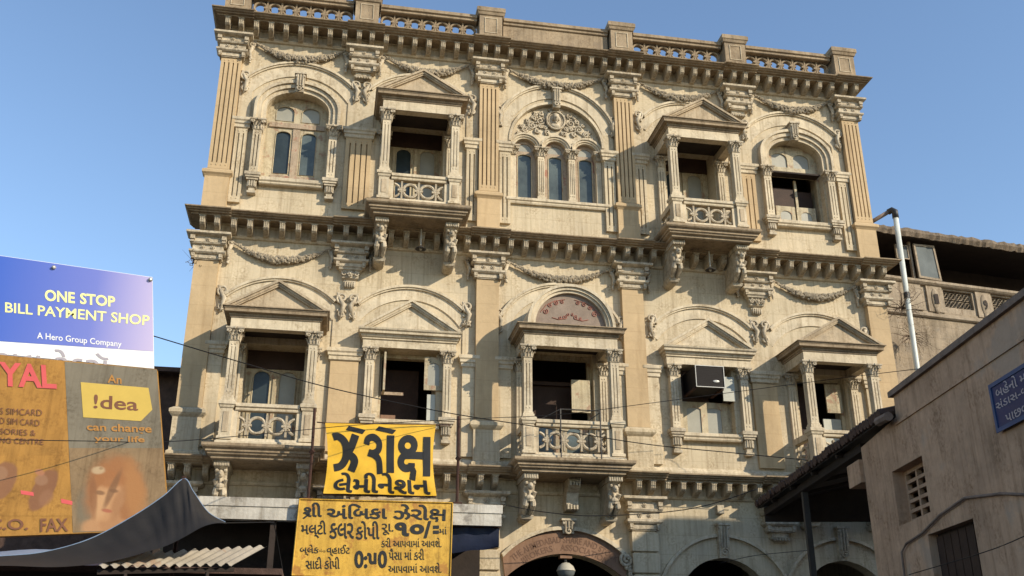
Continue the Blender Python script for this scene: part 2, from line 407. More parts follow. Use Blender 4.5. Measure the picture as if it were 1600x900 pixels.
DROP1 = mesh_only(B().stack(-.035, .035, -.10, 0, [(-.03, -.085), (-.005, -.075), (-.008, -.045), (-.03, -.04), (0, -.035), (0, .04), (.012, .045)]), 'carve')
DROP2 = mesh_only(B().stack(-.045, .045, -.15, 0, [(-.035, -.115), (-.005, -.10), (-.01, -.06), (-.03, -.05), (0, -.04), (0, .05), (.014, .055)]), 'carve')
def entab_block(cx, z0, z1, hw=.22, yf=-.15, pend=None, left=True, right=True):
    """capital block of a pilaster; the pendants end in a corbel instead of a shaft"""
    H = z1 - z0; Z = lambda t: z0 + t * H
    b = B(); b.stack(cx - hw, cx + hw, yf, .02, [(.03, Z(0)), (.03, Z(.03)), (.05, Z(.04)), (.05, Z(.17)), (.09, Z(.2)), (.12, Z(.25)), (.12, Z(.32)), (.06, Z(.35)), (.06, Z(.53)),
        (.11, Z(.56)), (.13, Z(.62)), (.08, Z(.65)), (.08, Z(.84)), (.16, Z(.88)), (.20, Z(.92)), (.20, Z(1))])
    ob = b.obj('capital', 'carve', HB)
    for s in (-1, 1):
        link('drop_block', DROP1, ob, (cx + s * (hw + .03), yf, Z(.13))); link('drop_block', DROP2, ob, (cx + s * (hw + .07), yf, Z(.77)))
        link('rosette', ROS, ob, (cx + s * .1, yf - .07, Z(.44)))
    link('rosette', ROS, ob, (cx, yf - .09, Z(.74)))
    for s, on in ((-1, left), (1, right)):
        if not on: continue
        x = cx + s * (hw + .20); b = B()
        b.tube(spiral(x, Z(.80), .075, .012, 90, 1.6 * s, -.07), .02, 5); b.ball((x, -.08, Z(.80)), .03, 6, 4)
        for k in range(9):
            tt = k / 8; b.ball((x - s * .03 + random.uniform(-.03, .03) * (1.2 - tt), -.05 - .03 * random.random(), Z(.62 - .6 * tt)), random.uniform(.026, .045), 6, 4)
        b.tube([(x, -.05, Z(.72)), (x - s * .05, -.07, Z(.45)), (x - s * .03, -.05, Z(.05))], [.05, .04, .015], 6)
        b.obj('scroll_drop', 'carve', ob, True)
    if pend == 'dentil':
        b = B(); b.stack(cx - hw + .02, cx + hw - .02, yf, .02, [(-.12, Z(-.32)), (-.1, Z(-.28)), (-.02, Z(-.22)), (0, Z(-.16)), (-.04, Z(-.14)), (-.03, Z(0))])
        for k in range(6): b.ball((cx - .15 + k * .06, yf + .0, Z(-.24)), (.024, .03, .03), 6, 4)
        b.obj('corbel', 'carve', ob)
    if pend == 'corbel':
        b = B(); b.stack(cx - hw + .02, cx + hw - .02, yf, .02, [(-.145, Z(-.78)), (-.11, Z(-.72)), (-.09, Z(-.5)), (-.11, Z(-.45)), (-.05, Z(-.38)), (-.03, Z(-.12)), (.02, Z(-.06)), (.02, Z(0))])
        for k in range(5): b.ball((cx - .09 + k * .045, yf + .09, Z(-.62)), (.022, .035, .075), 6, 4)
        rosette(b, cx, yf - .005, Z(-.24), .075)
        for s in (-1, 1): b.tube(spiral(cx + s * .14, Z(-.22), .055, .01, 90, s * 1.3, yf + .01), .016, 5)
        b.obj('corbel', 'carve', ob)
    return ob
for p in PIL:
    b = B(); fluted(b, p - .22, p + .22, -.15, 0, 11.92, 14.70, 4); b.obj('fluted_pilaster', 'tan', HB)
    b = B(); b.stack(p - .25, p + .25, -.17, .02, [(.03, 10.775), (.03, 10.88), (0, 10.9), (0, 11.72), (.03, 11.76), (.06, 11.79), (.06, 11.85), (.0, 11.90), (-.03, 11.92)]); b.obj('pilaster_pedestal', 'tan', HB)
    entab_block(p, 14.70, 15.288, left=p > -7, right=p < 7)
    b = B(); b.box(p - .24, p + .24, -.15, 0, 6.72, 9.80); b.obj('plain_pilaster', 'tan', HB)
    b = B(); b.stack(p - .27, p + .27, -.17, .02, [(.04, 5.70), (.04, 5.85), (0, 5.88), (0, 6.52), (.04, 6.56), (.07, 6.60), (.07, 6.66), (0, 6.71), (-.03, 6.72)]); b.obj('pilaster_pedestal', 'wall', HB)
    entab_block(p, 9.80, 10.372, hw=.24, left=p > -7, right=p < 7)
    b = B(); z = 4.60
    while z > .3:
        b.stack(p - .25, p + .25, -.17, 0, [(0, z - .40), (.02, z - .385), (.02, z - .03), (0, z - .015)]); b.box(p - .23, p + .23, -.14, 0, z - .02, z + .01); z -= .415
    b.obj('rusticated_pilaster', 'wall', HB); entab_block(p, 4.61, 5.268, hw=.25, left=False, right=False)
for p in PEND:
    b = B(); fluted(b, p - .28, p + .28, -.08, 0, 11.25, 12.98, 4); b.obj('fluted_pilaster', 'tan', HB)
    b = B(); b.box(p - .28, p + .28, -.08, 0, 5.98, 7.82); b.obj('plain_pilaster', 'tan', HB)
    entab_block(p, 14.68, 15.288, pend='dentil'); entab_block(p, 9.84, 10.372, hw=.24, pend='corbel')
    entab_block(p, 4.65, 5.268, hw=.24, pend='dentil', left=False, right=False)
IMP = [(-.01, 0), (.02, .02), (.02, .09), (.045, .11), (.045, .16), (.07, .19), (.07, .25), (.04, .27)]
for p, h in [(-4.5, .3), (4.5, .3)] + [(s * q, .145) for s in (-1, 1) for q in (7.02, 1.97, 1.22)]:
    for z0 in (7.83, 12.98):
        b = B(); b.stack(p - h, p + h, -.09, .02, [(o_, z0 + z) for o_, z in IMP]); b.obj('impost', 'trim', HB)
for s in (-1, 1):
    for q in (7.02, 1.97, 1.22):
        b = B(); fluted(b, s * q - .125, s * q + .125, -.08, 0, 11.2, 12.98, 2); b.obj('narrow_pilaster', 'wall', HB)
        b = B(); b.box(s * q - .135, s * q + .135, -.08, 0, 5.98, 7.83); b.obj('narrow_pilaster', 'wall', HB)
# plinth lines above the cornices
for z in (5.70, 10.785):
    B().stack(XL + .04, XR - .04, -.05, .1, [(.02, z), (.02, z + .16), (0, z + .19), (-.03, z + .23)]).obj('plinth_course', 'trim', HB)

# ---- hood arches on the bays
def scroll_orn(x, z, s, both=False):
    b = B(); g = 1.4
    for sg in ((-1, 1) if both else (s,)):
        xx = x + sg * .115 if both else x
        b.tube(spiral(xx, z + .12 * g, .085 * g, .015, -90, sg * 1.5, -.08), .027, 5, False); b.tube(spiral(xx - sg * .01, z - .13 * g, .055 * g, .012, 90, -sg * 1.4, -.07), .024, 5)
        b.tube([(xx + sg * .07 * g, -.06, z + .2 * g), (xx - sg * .03 * g, -.10, z), (xx + sg * .02 * g, -.06, z - .22 * g)], [.025, .055, .02], 6)
        for k in range(10): b.ball((xx + random.uniform(-.08, .08), -.05, z + random.uniform(-.25, .2)), random.uniform(.022, .045), 5, 4)
    b.obj('scroll_ornament', 'carve', HB, True)
def hood(cx, apex, hw, zend, wband=.2, inner=True):
    sag = apex - zend; rr = (hw * hw + sag * sag) / (2 * sag); zc = apex - rr; a = math.degrees(math.acos(hw / rr))
    b = B(); b.prism([band(arc(cx, zc, rr, rr, a, 180 - a, 24), arc(cx, zc, rr - .05, rr - .05, a, 180 - a, 24))], -.10, 0)
    b.prism([band(arc(cx, zc, rr - .05, rr - .05, a, 180 - a, 24), arc(cx, zc, rr - .085, rr - .085, a, 180 - a, 24))], -.07, 0)
    if inner: b.prism([band(arc(cx, zc, rr - .085, rr - .085, a - 11, 191 - a, 24), arc(cx, zc, rr - wband - .1, rr - wband - .1, a - 11, 191 - a, 24))], -.029, 0)
    b.obj('hood_mould', 'trim', HB)
for s in (-1, 1):
    hood(s * BX, 14.83, 1.17, 14.34, .26); hood(s * WX, 14.83, 1.12, 14.34, .2)
    hood(s * BX, 9.58, 1.12, 9.13, .22); hood(s * WX, 9.58, 1.12, 9.12, .22)
    scroll_orn(s * 7.06, 14.18, s); scroll_orn(s * 4.52, 14.20, s, True); scroll_orn(s * 1.98, 14.15, s)
    scroll_orn(s * 7.02, 9.02, s); scroll_orn(s * 4.52, 9.02, s, True); scroll_orn(s * 2.02, 9.0, s)
    scroll_orn(s * 1.36, 13.92, s); scroll_orn(s * 1.33, 8.9, s)
hood(0, 14.92, 1.36, 14.02, .26); hood(0, 9.86, 1.33, 9.05, .2)
for s in (-1, 1):
    for q, h in ((4.5, .29), (7.02, .135), (1.97, .135), (1.22, .135)):
        B().box(s * q - h, s * q + h, -.027, 0, 13.24, 14.30 if q != 1.22 else 13.9).obj('archivolt_strip', 'wall', HB)
        B().box(s * q - h, s * q + h, -.027, 0, 8.09, 9.10).obj('archivolt_strip', 'wall', HB)
# ---- garlands
def garland(x0, x1, z, sag, thick):
    b = B(); n = 46; path = []; rad = []
    for i in range(n + 1):
        t = i / n; x = x0 + (x1 - x0) * t; zz = z - sag * (1 - (2 * t - 1) ** 2); rr = thick * (.28 + .72 * (math.sin(PI * t)) ** 1.2)
        path.append((x, -.07, zz)); rad.append(rr * .8)
        for k in range(7 if .12 < t < .88 else 2):
            a = random.uniform(-PI, PI); q = random.uniform(.014, .034) * (.6 + .7 * math.sin(PI * t))
            b.ball((x + random.uniform(-.02, .02), -.07 - abs(math.cos(a)) * rr * .85, zz + math.sin(a) * rr * .95), q, 5, 4)
    b.tube(path, rad, 8); b.obj('garland', 'swag', HB)
for i in range(5):
    a, c = ALLP[i] + .44, ALLP[i + 1] - .44
    garland(a, c, 15.25, .37, .092)
    if i in (0, 2, 4): garland(a, c, 10.30, .36, .072)

# ---- corinthian capital
def corinth(b, cx, yf, yb, z0, z1, hw):
    H = z1 - z0; Z = lambda t: z0 + t * H
    b.stack(cx - hw, cx + hw, yf, yb, [(.012, Z(0)), (.018, Z(.04)), (.0, Z(.08)), (.0, Z(.3)), (.02, Z(.6)), (.045, Z(.82)), (.075, Z(.84)), (.085, Z(.9)), (.085, Z(1))])
    def leaf(x, y, z, h, w_, dx, dy):
        pts = [(0, 0), (.012, .35), (.022, .7), (.05, .95), (.07, .86)]; vs = []; fs = []
        px_, py_ = -dy, dx
        for i, (o_, t) in enumerate(pts):
            ww = w_ * (1, 1.15, 1, .7, .35)[i]
            vs += [(x + dx * (o_ + .004) - px_ * ww, y + dy * (o_ + .004) - py_ * ww, z + t * h), (x + dx * (o_ + .02), y + dy * (o_ + .02), z + t * h), (x + dx * (o_ + .004) + px_ * ww, y + dy * (o_ + .004) + py_ * ww, z + t * h)]
        for i in range(4):
            for k in range(2): fs.append((i * 3 + k, i * 3 + k + 1, i * 3 + k + 4, i * 3 + k + 3))
        b.add(vs, fs)
    for k in (-1, 0, 1):
        leaf(cx + k * hw * .72, yf, Z(.06), H * .42, hw * .30, 0, -1)
    for k in (-.5, .5): leaf(cx + k * hw * .9, yf - .01, Z(.32), H * .42, hw * .30, 0, -1)
    for s in (-1, 1):
        for k in (.25, .75): leaf(cx + s * hw, yf + (yb - yf) * k, Z(.06), H * .5, min(.05, (yb - yf) * .2), s, 0)
        b.tube(spiral(cx + s * (hw * .72 + .035), Z(.73), .04, .008, 90, -s * 1.3, yf - .06, 12), .015, 5)
        b.ball((cx + s * (hw + .05), yf - .05, Z(.73)), (.03, .03, .035), 6, 4)
        b.ball((cx + s * hw * .3, yf - .04, Z(.72)), (.02, .02, .025), 6, 4)
    b.ball((cx, yf - .085, Z(.92)), (.025, .02, .03), 6, 4)

# ---- keystone
def keystone(cx, z0, z1, hw, yf=-.14, parent=None):
    b = B(); H = z1 - z0
    b.add([(cx - hw * .85, yf + .03, z0), (cx + hw * .85, yf + .03, z0), (cx + hw * .85, 0.1, z0), (cx - hw * .85, .1, z0), (cx - hw, yf - .03, z1), (cx + hw, yf - .03, z1), (cx + hw, .0, z1), (cx - hw, .0, z1)],
          [(0, 3, 2, 1), (4, 5, 6, 7), (0, 1, 5, 4), (1, 2, 6, 5), (2, 3, 7, 6), (3, 0, 4, 7)])
    b.box(cx - hw - .02, cx + hw + .02, yf - .06, 0, z1 - .04, z1)
    for k in (-1, 0, 1): b.tube([(cx + k * hw * .55, yf - .035, z1 - .05), (cx + k * hw * .5, yf - .01, z0 + .3 * H)], .022, 5)
    b.tube(spiral(cx, z0 + .17 * H, hw * .7, .012, 0, 1.4, yf + .0, 16), .02, 5)
    for s in (-1, 1): b.ball((cx + s * hw * .8, yf - .02, z1 - .09), .032, 6, 4)
    return b.obj('keystone', 'carve', parent or HB)

# ---- window joinery
def light_poly(cx, hw, z0, z1, rise): return archpoly(cx, hw, z0, z1 - rise, rise, 8)
def joinery(cx, y, x0, x1, z0, z1, lights, name='window', mt='wood_cream', arch=None, pane='glass'):
    """wooden frame with cut-out lights and a pane in each; arch = (spring, rise) for an arched head"""
    if arch: outer = archpoly(cx, (x1 - x0) / 2, z0, arch[0], arch[1], 18)
    else: outer = [(x0, z0), (x1, z0), (x1, z1), (x0, z1)]
    b = B(); b.prism([outer] + [light_poly(*l[:5]) for l in lights], y, y + .06)
    f = b.obj(name, mt, HB)
    for l in lights:
        pb = B(); pb.prism([light_poly(l[0], l[1] + .01, l[2] - .01, l[3] + .01, l[4])], y + .028, y + .036); pb.obj('pane', l[5] if len(l) > 5 else pane, f)
        mb_ = B(); q = light_poly(*l[:5]); mb_.tube([(p[0], y - .004, p[1]) for p in q], .012, 4, True); mb_.obj('bead', mt, f)
    return f

# ---- arched windows of the top storey, outer bays
def arched_window(cx, variant):
    # surround: jamb strips, capital pilasters, arch mould
    b = B(); hw = .68
    b.prism([band(arc(cx, 13.56, hw + .09, .55, 0, 180, 22), arc(cx, 13.56, hw, .46, 0, 180, 22))], -.08, 0)
    b.prism([band(arc(cx, 13.56, hw + .19, .65, 0, 180, 22), arc(cx, 13.56, hw + .09, .55, 0, 180, 22))], -.13, 0)
    b.prism([band(arc(cx, 13.56, hw + .25, .72, 0, 180, 22), arc(cx, 13.56, hw + .19, .65, 0, 180, 22))], -.18, 0)
    for s in (-1, 1):
        for d0, d1, yy in ((0, .09, -.08), (.09, .19, -.13), (.19, .25, -.18)):
            a, c = sorted((cx + s * (hw + d0), cx + s * (hw + d1))); b.box(a, c, yy, 0, 13.18, 13.56)
    ar = b.obj('window_surround', 'trim', HB)
    keystone(cx, 13.98, 14.44, .11, -.21, ar)
    for s in (-1, 1):
        x = cx + s * .81; b = B(); fluted(b, x - .09, x + .09, -.16, 0, 11.90, 12.94, 2, .022); b.obj('pilaster', 'trim', ar)
        b = B(); corinth(b, x, -.16, 0, 12.94, 13.19, .09); b.obj('capital', 'carve', ar)
        b = B(); b.stack(x - .13, x + .13, -.2, 0, [(-.01, 11.71), (-.01, 11.75), (.015, 11.76), (.015, 11.80), (.035, 11.81), (.035, 11.88), (-.02, 11.90)])
        b.stack(x - .095, x + .095, -.15, 0, [(-.03, 11.41), (-.005, 11.42), (-.005, 11.47), (-.035, 11.48), (-.03, 11.54), (.0, 11.56), (0, 11.712)])
        for k in (-1, 0, 1): b.box(x + k * .05 - .014, x + k * .05 + .014, -.17, -.15, 11.57, 11.70)
        b.obj('sill_console', 'carve', ar)
    b = B(); b.stack(cx - .67, cx + .67, -.12, .36, [(0, 11.66), (.02, 11.68), (.02, 11.71), (.05, 11.74), (.05, 11.81), (.02, 11.83)], l=0, r=0); b.obj('window_sill', 'trim', ar)
    y = .2
    lt = [(cx - .28, .20, 13.42, 13.80, .14, 'glass_frost'), (cx + .28, .20, 13.42, 13.80, .14, 'glass_frost')]
    f = None
    if variant == 0:
        lt += [(cx - .28, .165, 12.10, 13.16, .1, 'glass_dark'), (cx + .28, .165, 12.10, 13.16, .1, 'glass')]
        f = joinery(cx, y, cx - .68, cx + .68, 11.83, 0, lt, arch=(13.56, .46))
        B().box(cx - .075, cx + .075, y - .03, y - .002, 11.86, 13.22).obj('meeting_stile', 'wood_peel', f)
        B().box(cx - .6, cx + .6, y - .04, y - .003, 13.24, 13.36).obj('transom', 'wood_peel', f)
        for s in (-1, 1): B().box(cx + s * .28 - .2, cx + s * .28 + .2, y - .025, y - .002, 11.95, 12.05).obj('bottom_rail', 'wood_peel', f)
    else:
        b = B(); b.prism([archpoly(cx, .68, 13.16, 13.56, .46, 18)] + [light_poly(*l[:5]) for l in lt], y, y + .06); f = b.obj('window', 'wood_cream', HB)
        for l in lt: B().prism([light_poly(l[0], l[1] + .01, l[2] - .01, l[3] + .01, l[4])], y + .028, y + .036).obj('pane', 'glass_frost', f)
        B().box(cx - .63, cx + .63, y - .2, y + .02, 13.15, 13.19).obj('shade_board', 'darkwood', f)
        for s in (-1, 1): B().box(cx + s * .645 - .035, cx + s * .645 + .035, y - .02, y + .06, 11.83, 13.15).obj('jamb', 'wood_cream', f)
        for s in (-1, 1):
            b = B(); x0, x1 = sorted((cx + s * .02, cx + s * .50)); xm = (x0 + x1) / 2; q = light_poly(xm, .14, 11.98, 12.24, .1)
            b.prism([[(x0, 11.86), (x1, 11.86), (x1, 12.36), (x0, 12.36)], q], y, y + .04); lf = b.obj('shutter_leaf', 'wood_cream', f)
            B().prism([light_poly(xm, .15, 11.97, 12.25, .1)], y + .018, y + .026).obj('pane', 'glass_frost', f)
        B().box(cx - .59, cx + .08, y + .15, y + .19, 12.3, 12.92).obj('inner_shutter', 'wood_brown', f)
        B().box(cx + .16, cx + .59, y + .25, y + .29, 12.2, 12.92).obj('inner_shutter', 'wood_brown', f)
        B().box(cx + .09, cx + .15, y + .12, y + .17, 12.2, 13.14).obj('inner_post', 'wood_cream', f)
arched_window(-BX, 0); arched_window(BX, 1)

# ---- central triple window of the top storey
b = B()
b.prism([band(arc(0, 13.33, 1.13, 1.13, 0, 180, 30), arc(0, 13.33, 1.07, 1.07, 0, 180, 30))], -.05, 0)
CW = b.obj('triple_window_surround', 'trim', HB)
LX = (-.72, 0, .72)
tyo = archpoly(0, 1.068, 13.24, 13.33, 1.068, 30)
b = B(); tp = [(1.068, 13.22), ] + arc(0, 13.33, 1.068, 1.068, 0, 180, 30) + [(-1.068, 13.22)]
for c in LX[::-1][::-1]:
    tp += arc(c, 13.22, .27, .27, 180, 0, 10)
b.prism([tp], .10, .22); b.obj('tympanum', 'trim', CW)
for c in LX:
    b = B()
    for r1, r2, yy in ((.39, .345, .02), (.345, .30, .05), (.30, .262, .08)):
        b.prism([band(arc(c, 13.22, r1, r1, 0, 180, 16), arc(c, 13.22, r2, r2, 0, 180, 16))], yy, .12)
    b.obj('small_arch', 'trim', CW)
for c in (-.36, .36):
    b = B(); fluted(b, c - .075, c + .075, .03, .2, 11.96, 13.02, 3, .018, .018); b.box(c - .1, c + .1, .0, .2, 11.86, 11.97); b.obj('column', 'trim', CW)
    b = B(); corinth(b, c, .03, .2, 13.01, 13.23, .085); b.obj('capital', 'carve', CW)
for s in (-1, 1):
    c = s * 1.0; b = B(); corinth(b, c, .03, .2, 13.01, 13.23, .05); b.obj('capital', 'carve', CW)
    B().box(c - .06, c + .06, .05, .2, 11.86, 13.02).obj('jamb_column', 'trim', CW)
for c in LX:
    b = B(); q = light_poly(c, .165, 11.96, 13.12, .07); fan = archpoly(c, .17, 13.2, 13.26, .14, 8)
    b.prism([archpoly(c, .29, 11.87, 13.22, .27, 10), q, fan], .2, .25); f = b.obj('window', 'wood_peel', HB)
    B().prism([light_poly(c, .175, 11.95, 13.13, .07)], .222, .23).obj('pane', 'glass', f)
    B().prism([archpoly(c, .18, 13.19, 13.26, .15, 8)], .222, .23).obj('pane', 'glass_frost', f)
    B().tube([(p[0], .196, p[1]) for p in q], .013, 4, True).obj('bead', 'wood_cream', f)
B().stack(-1.15, 1.15, -.06, .36, [(0, 11.72), (.015, 11.75), (.015, 11.78), (.04, 11.80), (.04, 11.85), (.02, 11.87)]).obj('window_sill', 'trim', CW)
keystone(0, 14.28, 14.78, .1, -.14)
# carved tympanum: medallion with a bust, scrolling leaves either side
b = B(); mz = 14.02
b.tube([(0 + .215 * math.cos(t * PI / 12), .04, mz + .235 * math.sin(t * PI / 12)) for t in range(24)], .03, 6, True)
b.tube([(0 + .165 * math.cos(t * PI / 12), .05, mz + .185 * math.sin(t * PI / 12)) for t in range(24)], .014, 5, True)
b.prism([[(.2 * math.cos(t * PI / 12), mz + .22 * math.sin(t * PI / 12)) for t in range(24)]], .05, .12); b.obj('medallion', 'carve', CW, True)
b = B(); b.ball((0, .02, mz + .05), (.075, .07, .10), 12, 9); b.ball((0, .03, mz + .115), (.085, .06, .06), 10, 6); b.ball((0, -.045, mz + .04), (.014, .03, .028), 6, 5)
for s in (-1, 1): b.ball((s * .028, -.028, mz + .07), (.013, .01, .008), 5, 4); b.ball((s * .078, .03, mz + .04), (.018, .03, .06), 6, 4)
b.ball((0, -.03, mz - .0), (.025, .015, .009), 6, 4); b.tube([(0, .04, mz - .02), (0, .04, mz - .09)], .04, 8); b.ball((0, .06, mz - .14), (.13, .05, .07), 10, 6)
b.obj('carved_bust', 'carve', CW, True)
for s in (-1, 1):
    for (x, z, r_, tn) in ((.36, 13.98, .11, 1.6), (.56, 13.83, .10, -1.6), (.73, 13.72, .075, 1.5), (.34, 14.19, .06, -1.3), (.86, 13.60, .05, -1.3), (.52, 14.04, .055, 1.3), (.20, 13.70, .06, 1.2), (.44, 13.70, .06, -1.2), (.66, 13.95, .05, 1.3), (.48, 14.16, .05, -1.2), (.25, 13.82, .05, 1.1), (.80, 13.80, .05, 1.2), (.36, 13.84, .05, 1.1), (.12, 14.3, .04, 1.)):
        b = B(); b.tube(spiral(s * x, z, r_, .012, random.uniform(0, 360), s * tn, .07), .021, 5)
        for k in range(7):
            t = random.uniform(0, 2 * PI); b.ball((s * x + math.cos(t) * r_ * 1.05, .085, z + math.sin(t) * r_ * 1.05), (random.uniform(.018, .04), .03, random.uniform(.015, .03)), 5, 4)
        b.obj('leaf_scroll', 'carve', CW, True)
    b = B(); b.tube([(s * .2, .08, 13.85), (s * .42, .07, 13.84), (s * .62, .08, 13.72), (s * .85, .09, 13.62)], [.02, .018, .016, .01], 5)
    b.obj('vine_stem', 'carve', CW, True)

# ---- balconies
RING_B = ring_mesh(.15, .026, .03, 'ring'); NODE_B = node_mesh(.205, .02, .03)
def rail_panel(par, x0, x1, y, zc, rot=False, n=3):
    """n nodes, rings between them and half rings at the ends, in front (along x) or at a side (along y)"""
    L_ = x1 - x0; st = L_ / n
    for k in range(n):
        t = x0 + st * (k + .5); o_ = link('baluster', NODE_B, par, (t, y, zc) if not rot else (y, t, zc))
        if rot: o_.rotation_euler.z = PI / 2
    for k in range(n - 1):
        t = x0 + st * (k + 1); o_ = link('ring', RING_B, par, (t, y, zc) if not rot else (y, t, zc))
        if rot: o_.rotation_euler.z = PI / 2
    for e0, a0, a1 in ((x0, -80, 80), (x1, 100, 260)):
        b = B()
        if rot: b.tube([(y, e0 + .15 * math.cos(R(a)), zc + .15 * math.sin(R(a))) for a in range(a0, a1 + 1, 16)], .028, 5)
        else: b.tube([(e0 + .15 * math.cos(R(a)), y, zc + .15 * math.sin(R(a))) for a in range(a0, a1 + 1, 16)], .028, 5)
        b.obj('half_ring', 'carve', par)
def figure_bracket(par, cx, ztop, zbot, deep):
    """carved bracket: block, head, draped body narrowing towards the wall"""
    H = ztop - zbot; b = B(); n = 14
    b.box(cx - .14, cx + .14, -deep, 0, ztop - .10, ztop - .001)
    for k in range(6): b.box(cx - .13 + k * .047, cx - .105 + k * .047, -deep - .012, -deep, ztop - .09, ztop - .012)
    vs = []; fs = []; m_ = 10
    for i in range(n + 1):
        t = i / n; z = ztop - .10 - t * (H - .10); yf = -(deep * .92) + (deep * .40) * (t ** 1.1) + .06 * math.sin(t * PI * 2.6)
        hw = .115 - .02 * math.sin(t * PI) + (.0 if t < .9 else -.03)
        for j in range(m_):
            q = j / (m_ - 1); x = -hw + 2 * hw * q; rid = .018 * math.cos(q * PI * 4) * (1 if t > .35 else .4); vs.append((cx + x, yf - .035 * math.sin(PI * q) - rid, z))
        vs += [(cx + hw, .0, z), (cx - hw, .0, z)]
    m2 = m_ + 2
    for i in range(n):
        for j in range(m2): fs.append((i * m2 + j, i * m2 + (j + 1) % m2, (i + 1) * m2 + (j + 1) % m2, (i + 1) * m2 + j))
    fs += [tuple(range(m2)), tuple(n * m2 + j for j in range(m2))]; b.add(vs, fs)
    yh = -deep * .86
    b.ball((cx, yh - .06, ztop - .24), (.06, .07, .075), 10, 7); b.ball((cx, yh - .125, ztop - .25), (.014, .02, .02), 5, 4)
    for s in (-1, 1):
        b.ball((cx + s * .075, yh - .03, ztop - .17), (.04, .05, .035), 6, 4)
        b.tube([(cx + s * .10, yh - .0, ztop - .33), (cx + s * .07, yh + .08, ztop - .33 - .15 * H), (cx + s * .03, yh + .14, ztop - .33 - .2 * H)], [.035, .03, .025], 6)
    zb = ztop - .10 - .52 * (H - .1); yb_ = -(deep * .92) + deep * .40 * (.52 ** 1.1) - .05
    b.ball((cx, yb_ - .05, zb), (.085, .06, .055), 8, 6)
    b.tube([(cx - .10, yb_ - .02, zb - .04), (cx, yb_ - .07, zb - .06), (cx + .10, yb_ - .02, zb - .04)], .022, 6)
    yl = -(deep * .92) + deep * .40 - .02
    for s in (-1, 1): b.tube([(cx + s * .06, yb_ - .01, zb - .04), (cx + s * .075, yb_ + .0, zb - .16 * H), (cx + s * .06, yl, zbot + .05)], [.055, .058, .04], 7)
    b.stack(cx - .1, cx + .1, -deep * .5, 0, [(-.06, zbot - .07), (.0, zbot - .04), (.03, zbot + .02), (.02, zbot + .03)])
    return b.obj('figure_bracket', 'carve', par)
def pediment(b, cx, hw, z0, z1, yf, yb):
    # raking cornice in two steps, tympanum, roof back to the wall
    def tri(h, za, zb): return [(cx - h, za), (cx + h, za), (cx, zb)]
    sl = (z1 - z0) / hw
    def rake(d0, d1, y0, y1):
        b.prism([[(cx - hw + d0, z0), (cx - hw + d1, z0), (cx, z1 - d1 * sl), (cx + hw - d1, z0), (cx + hw - d0, z0), (cx, z1 - d0 * sl)]], y0, y1)
    rake(0, .09, yf, yb); rake(.09, .17, yf + .035, yb); rake(.17, .22, yf + .06, yb)
    b.prism([tri(hw - .22, z0, z1 - .22 * sl)], yf + .12, yf + .16)
    return b
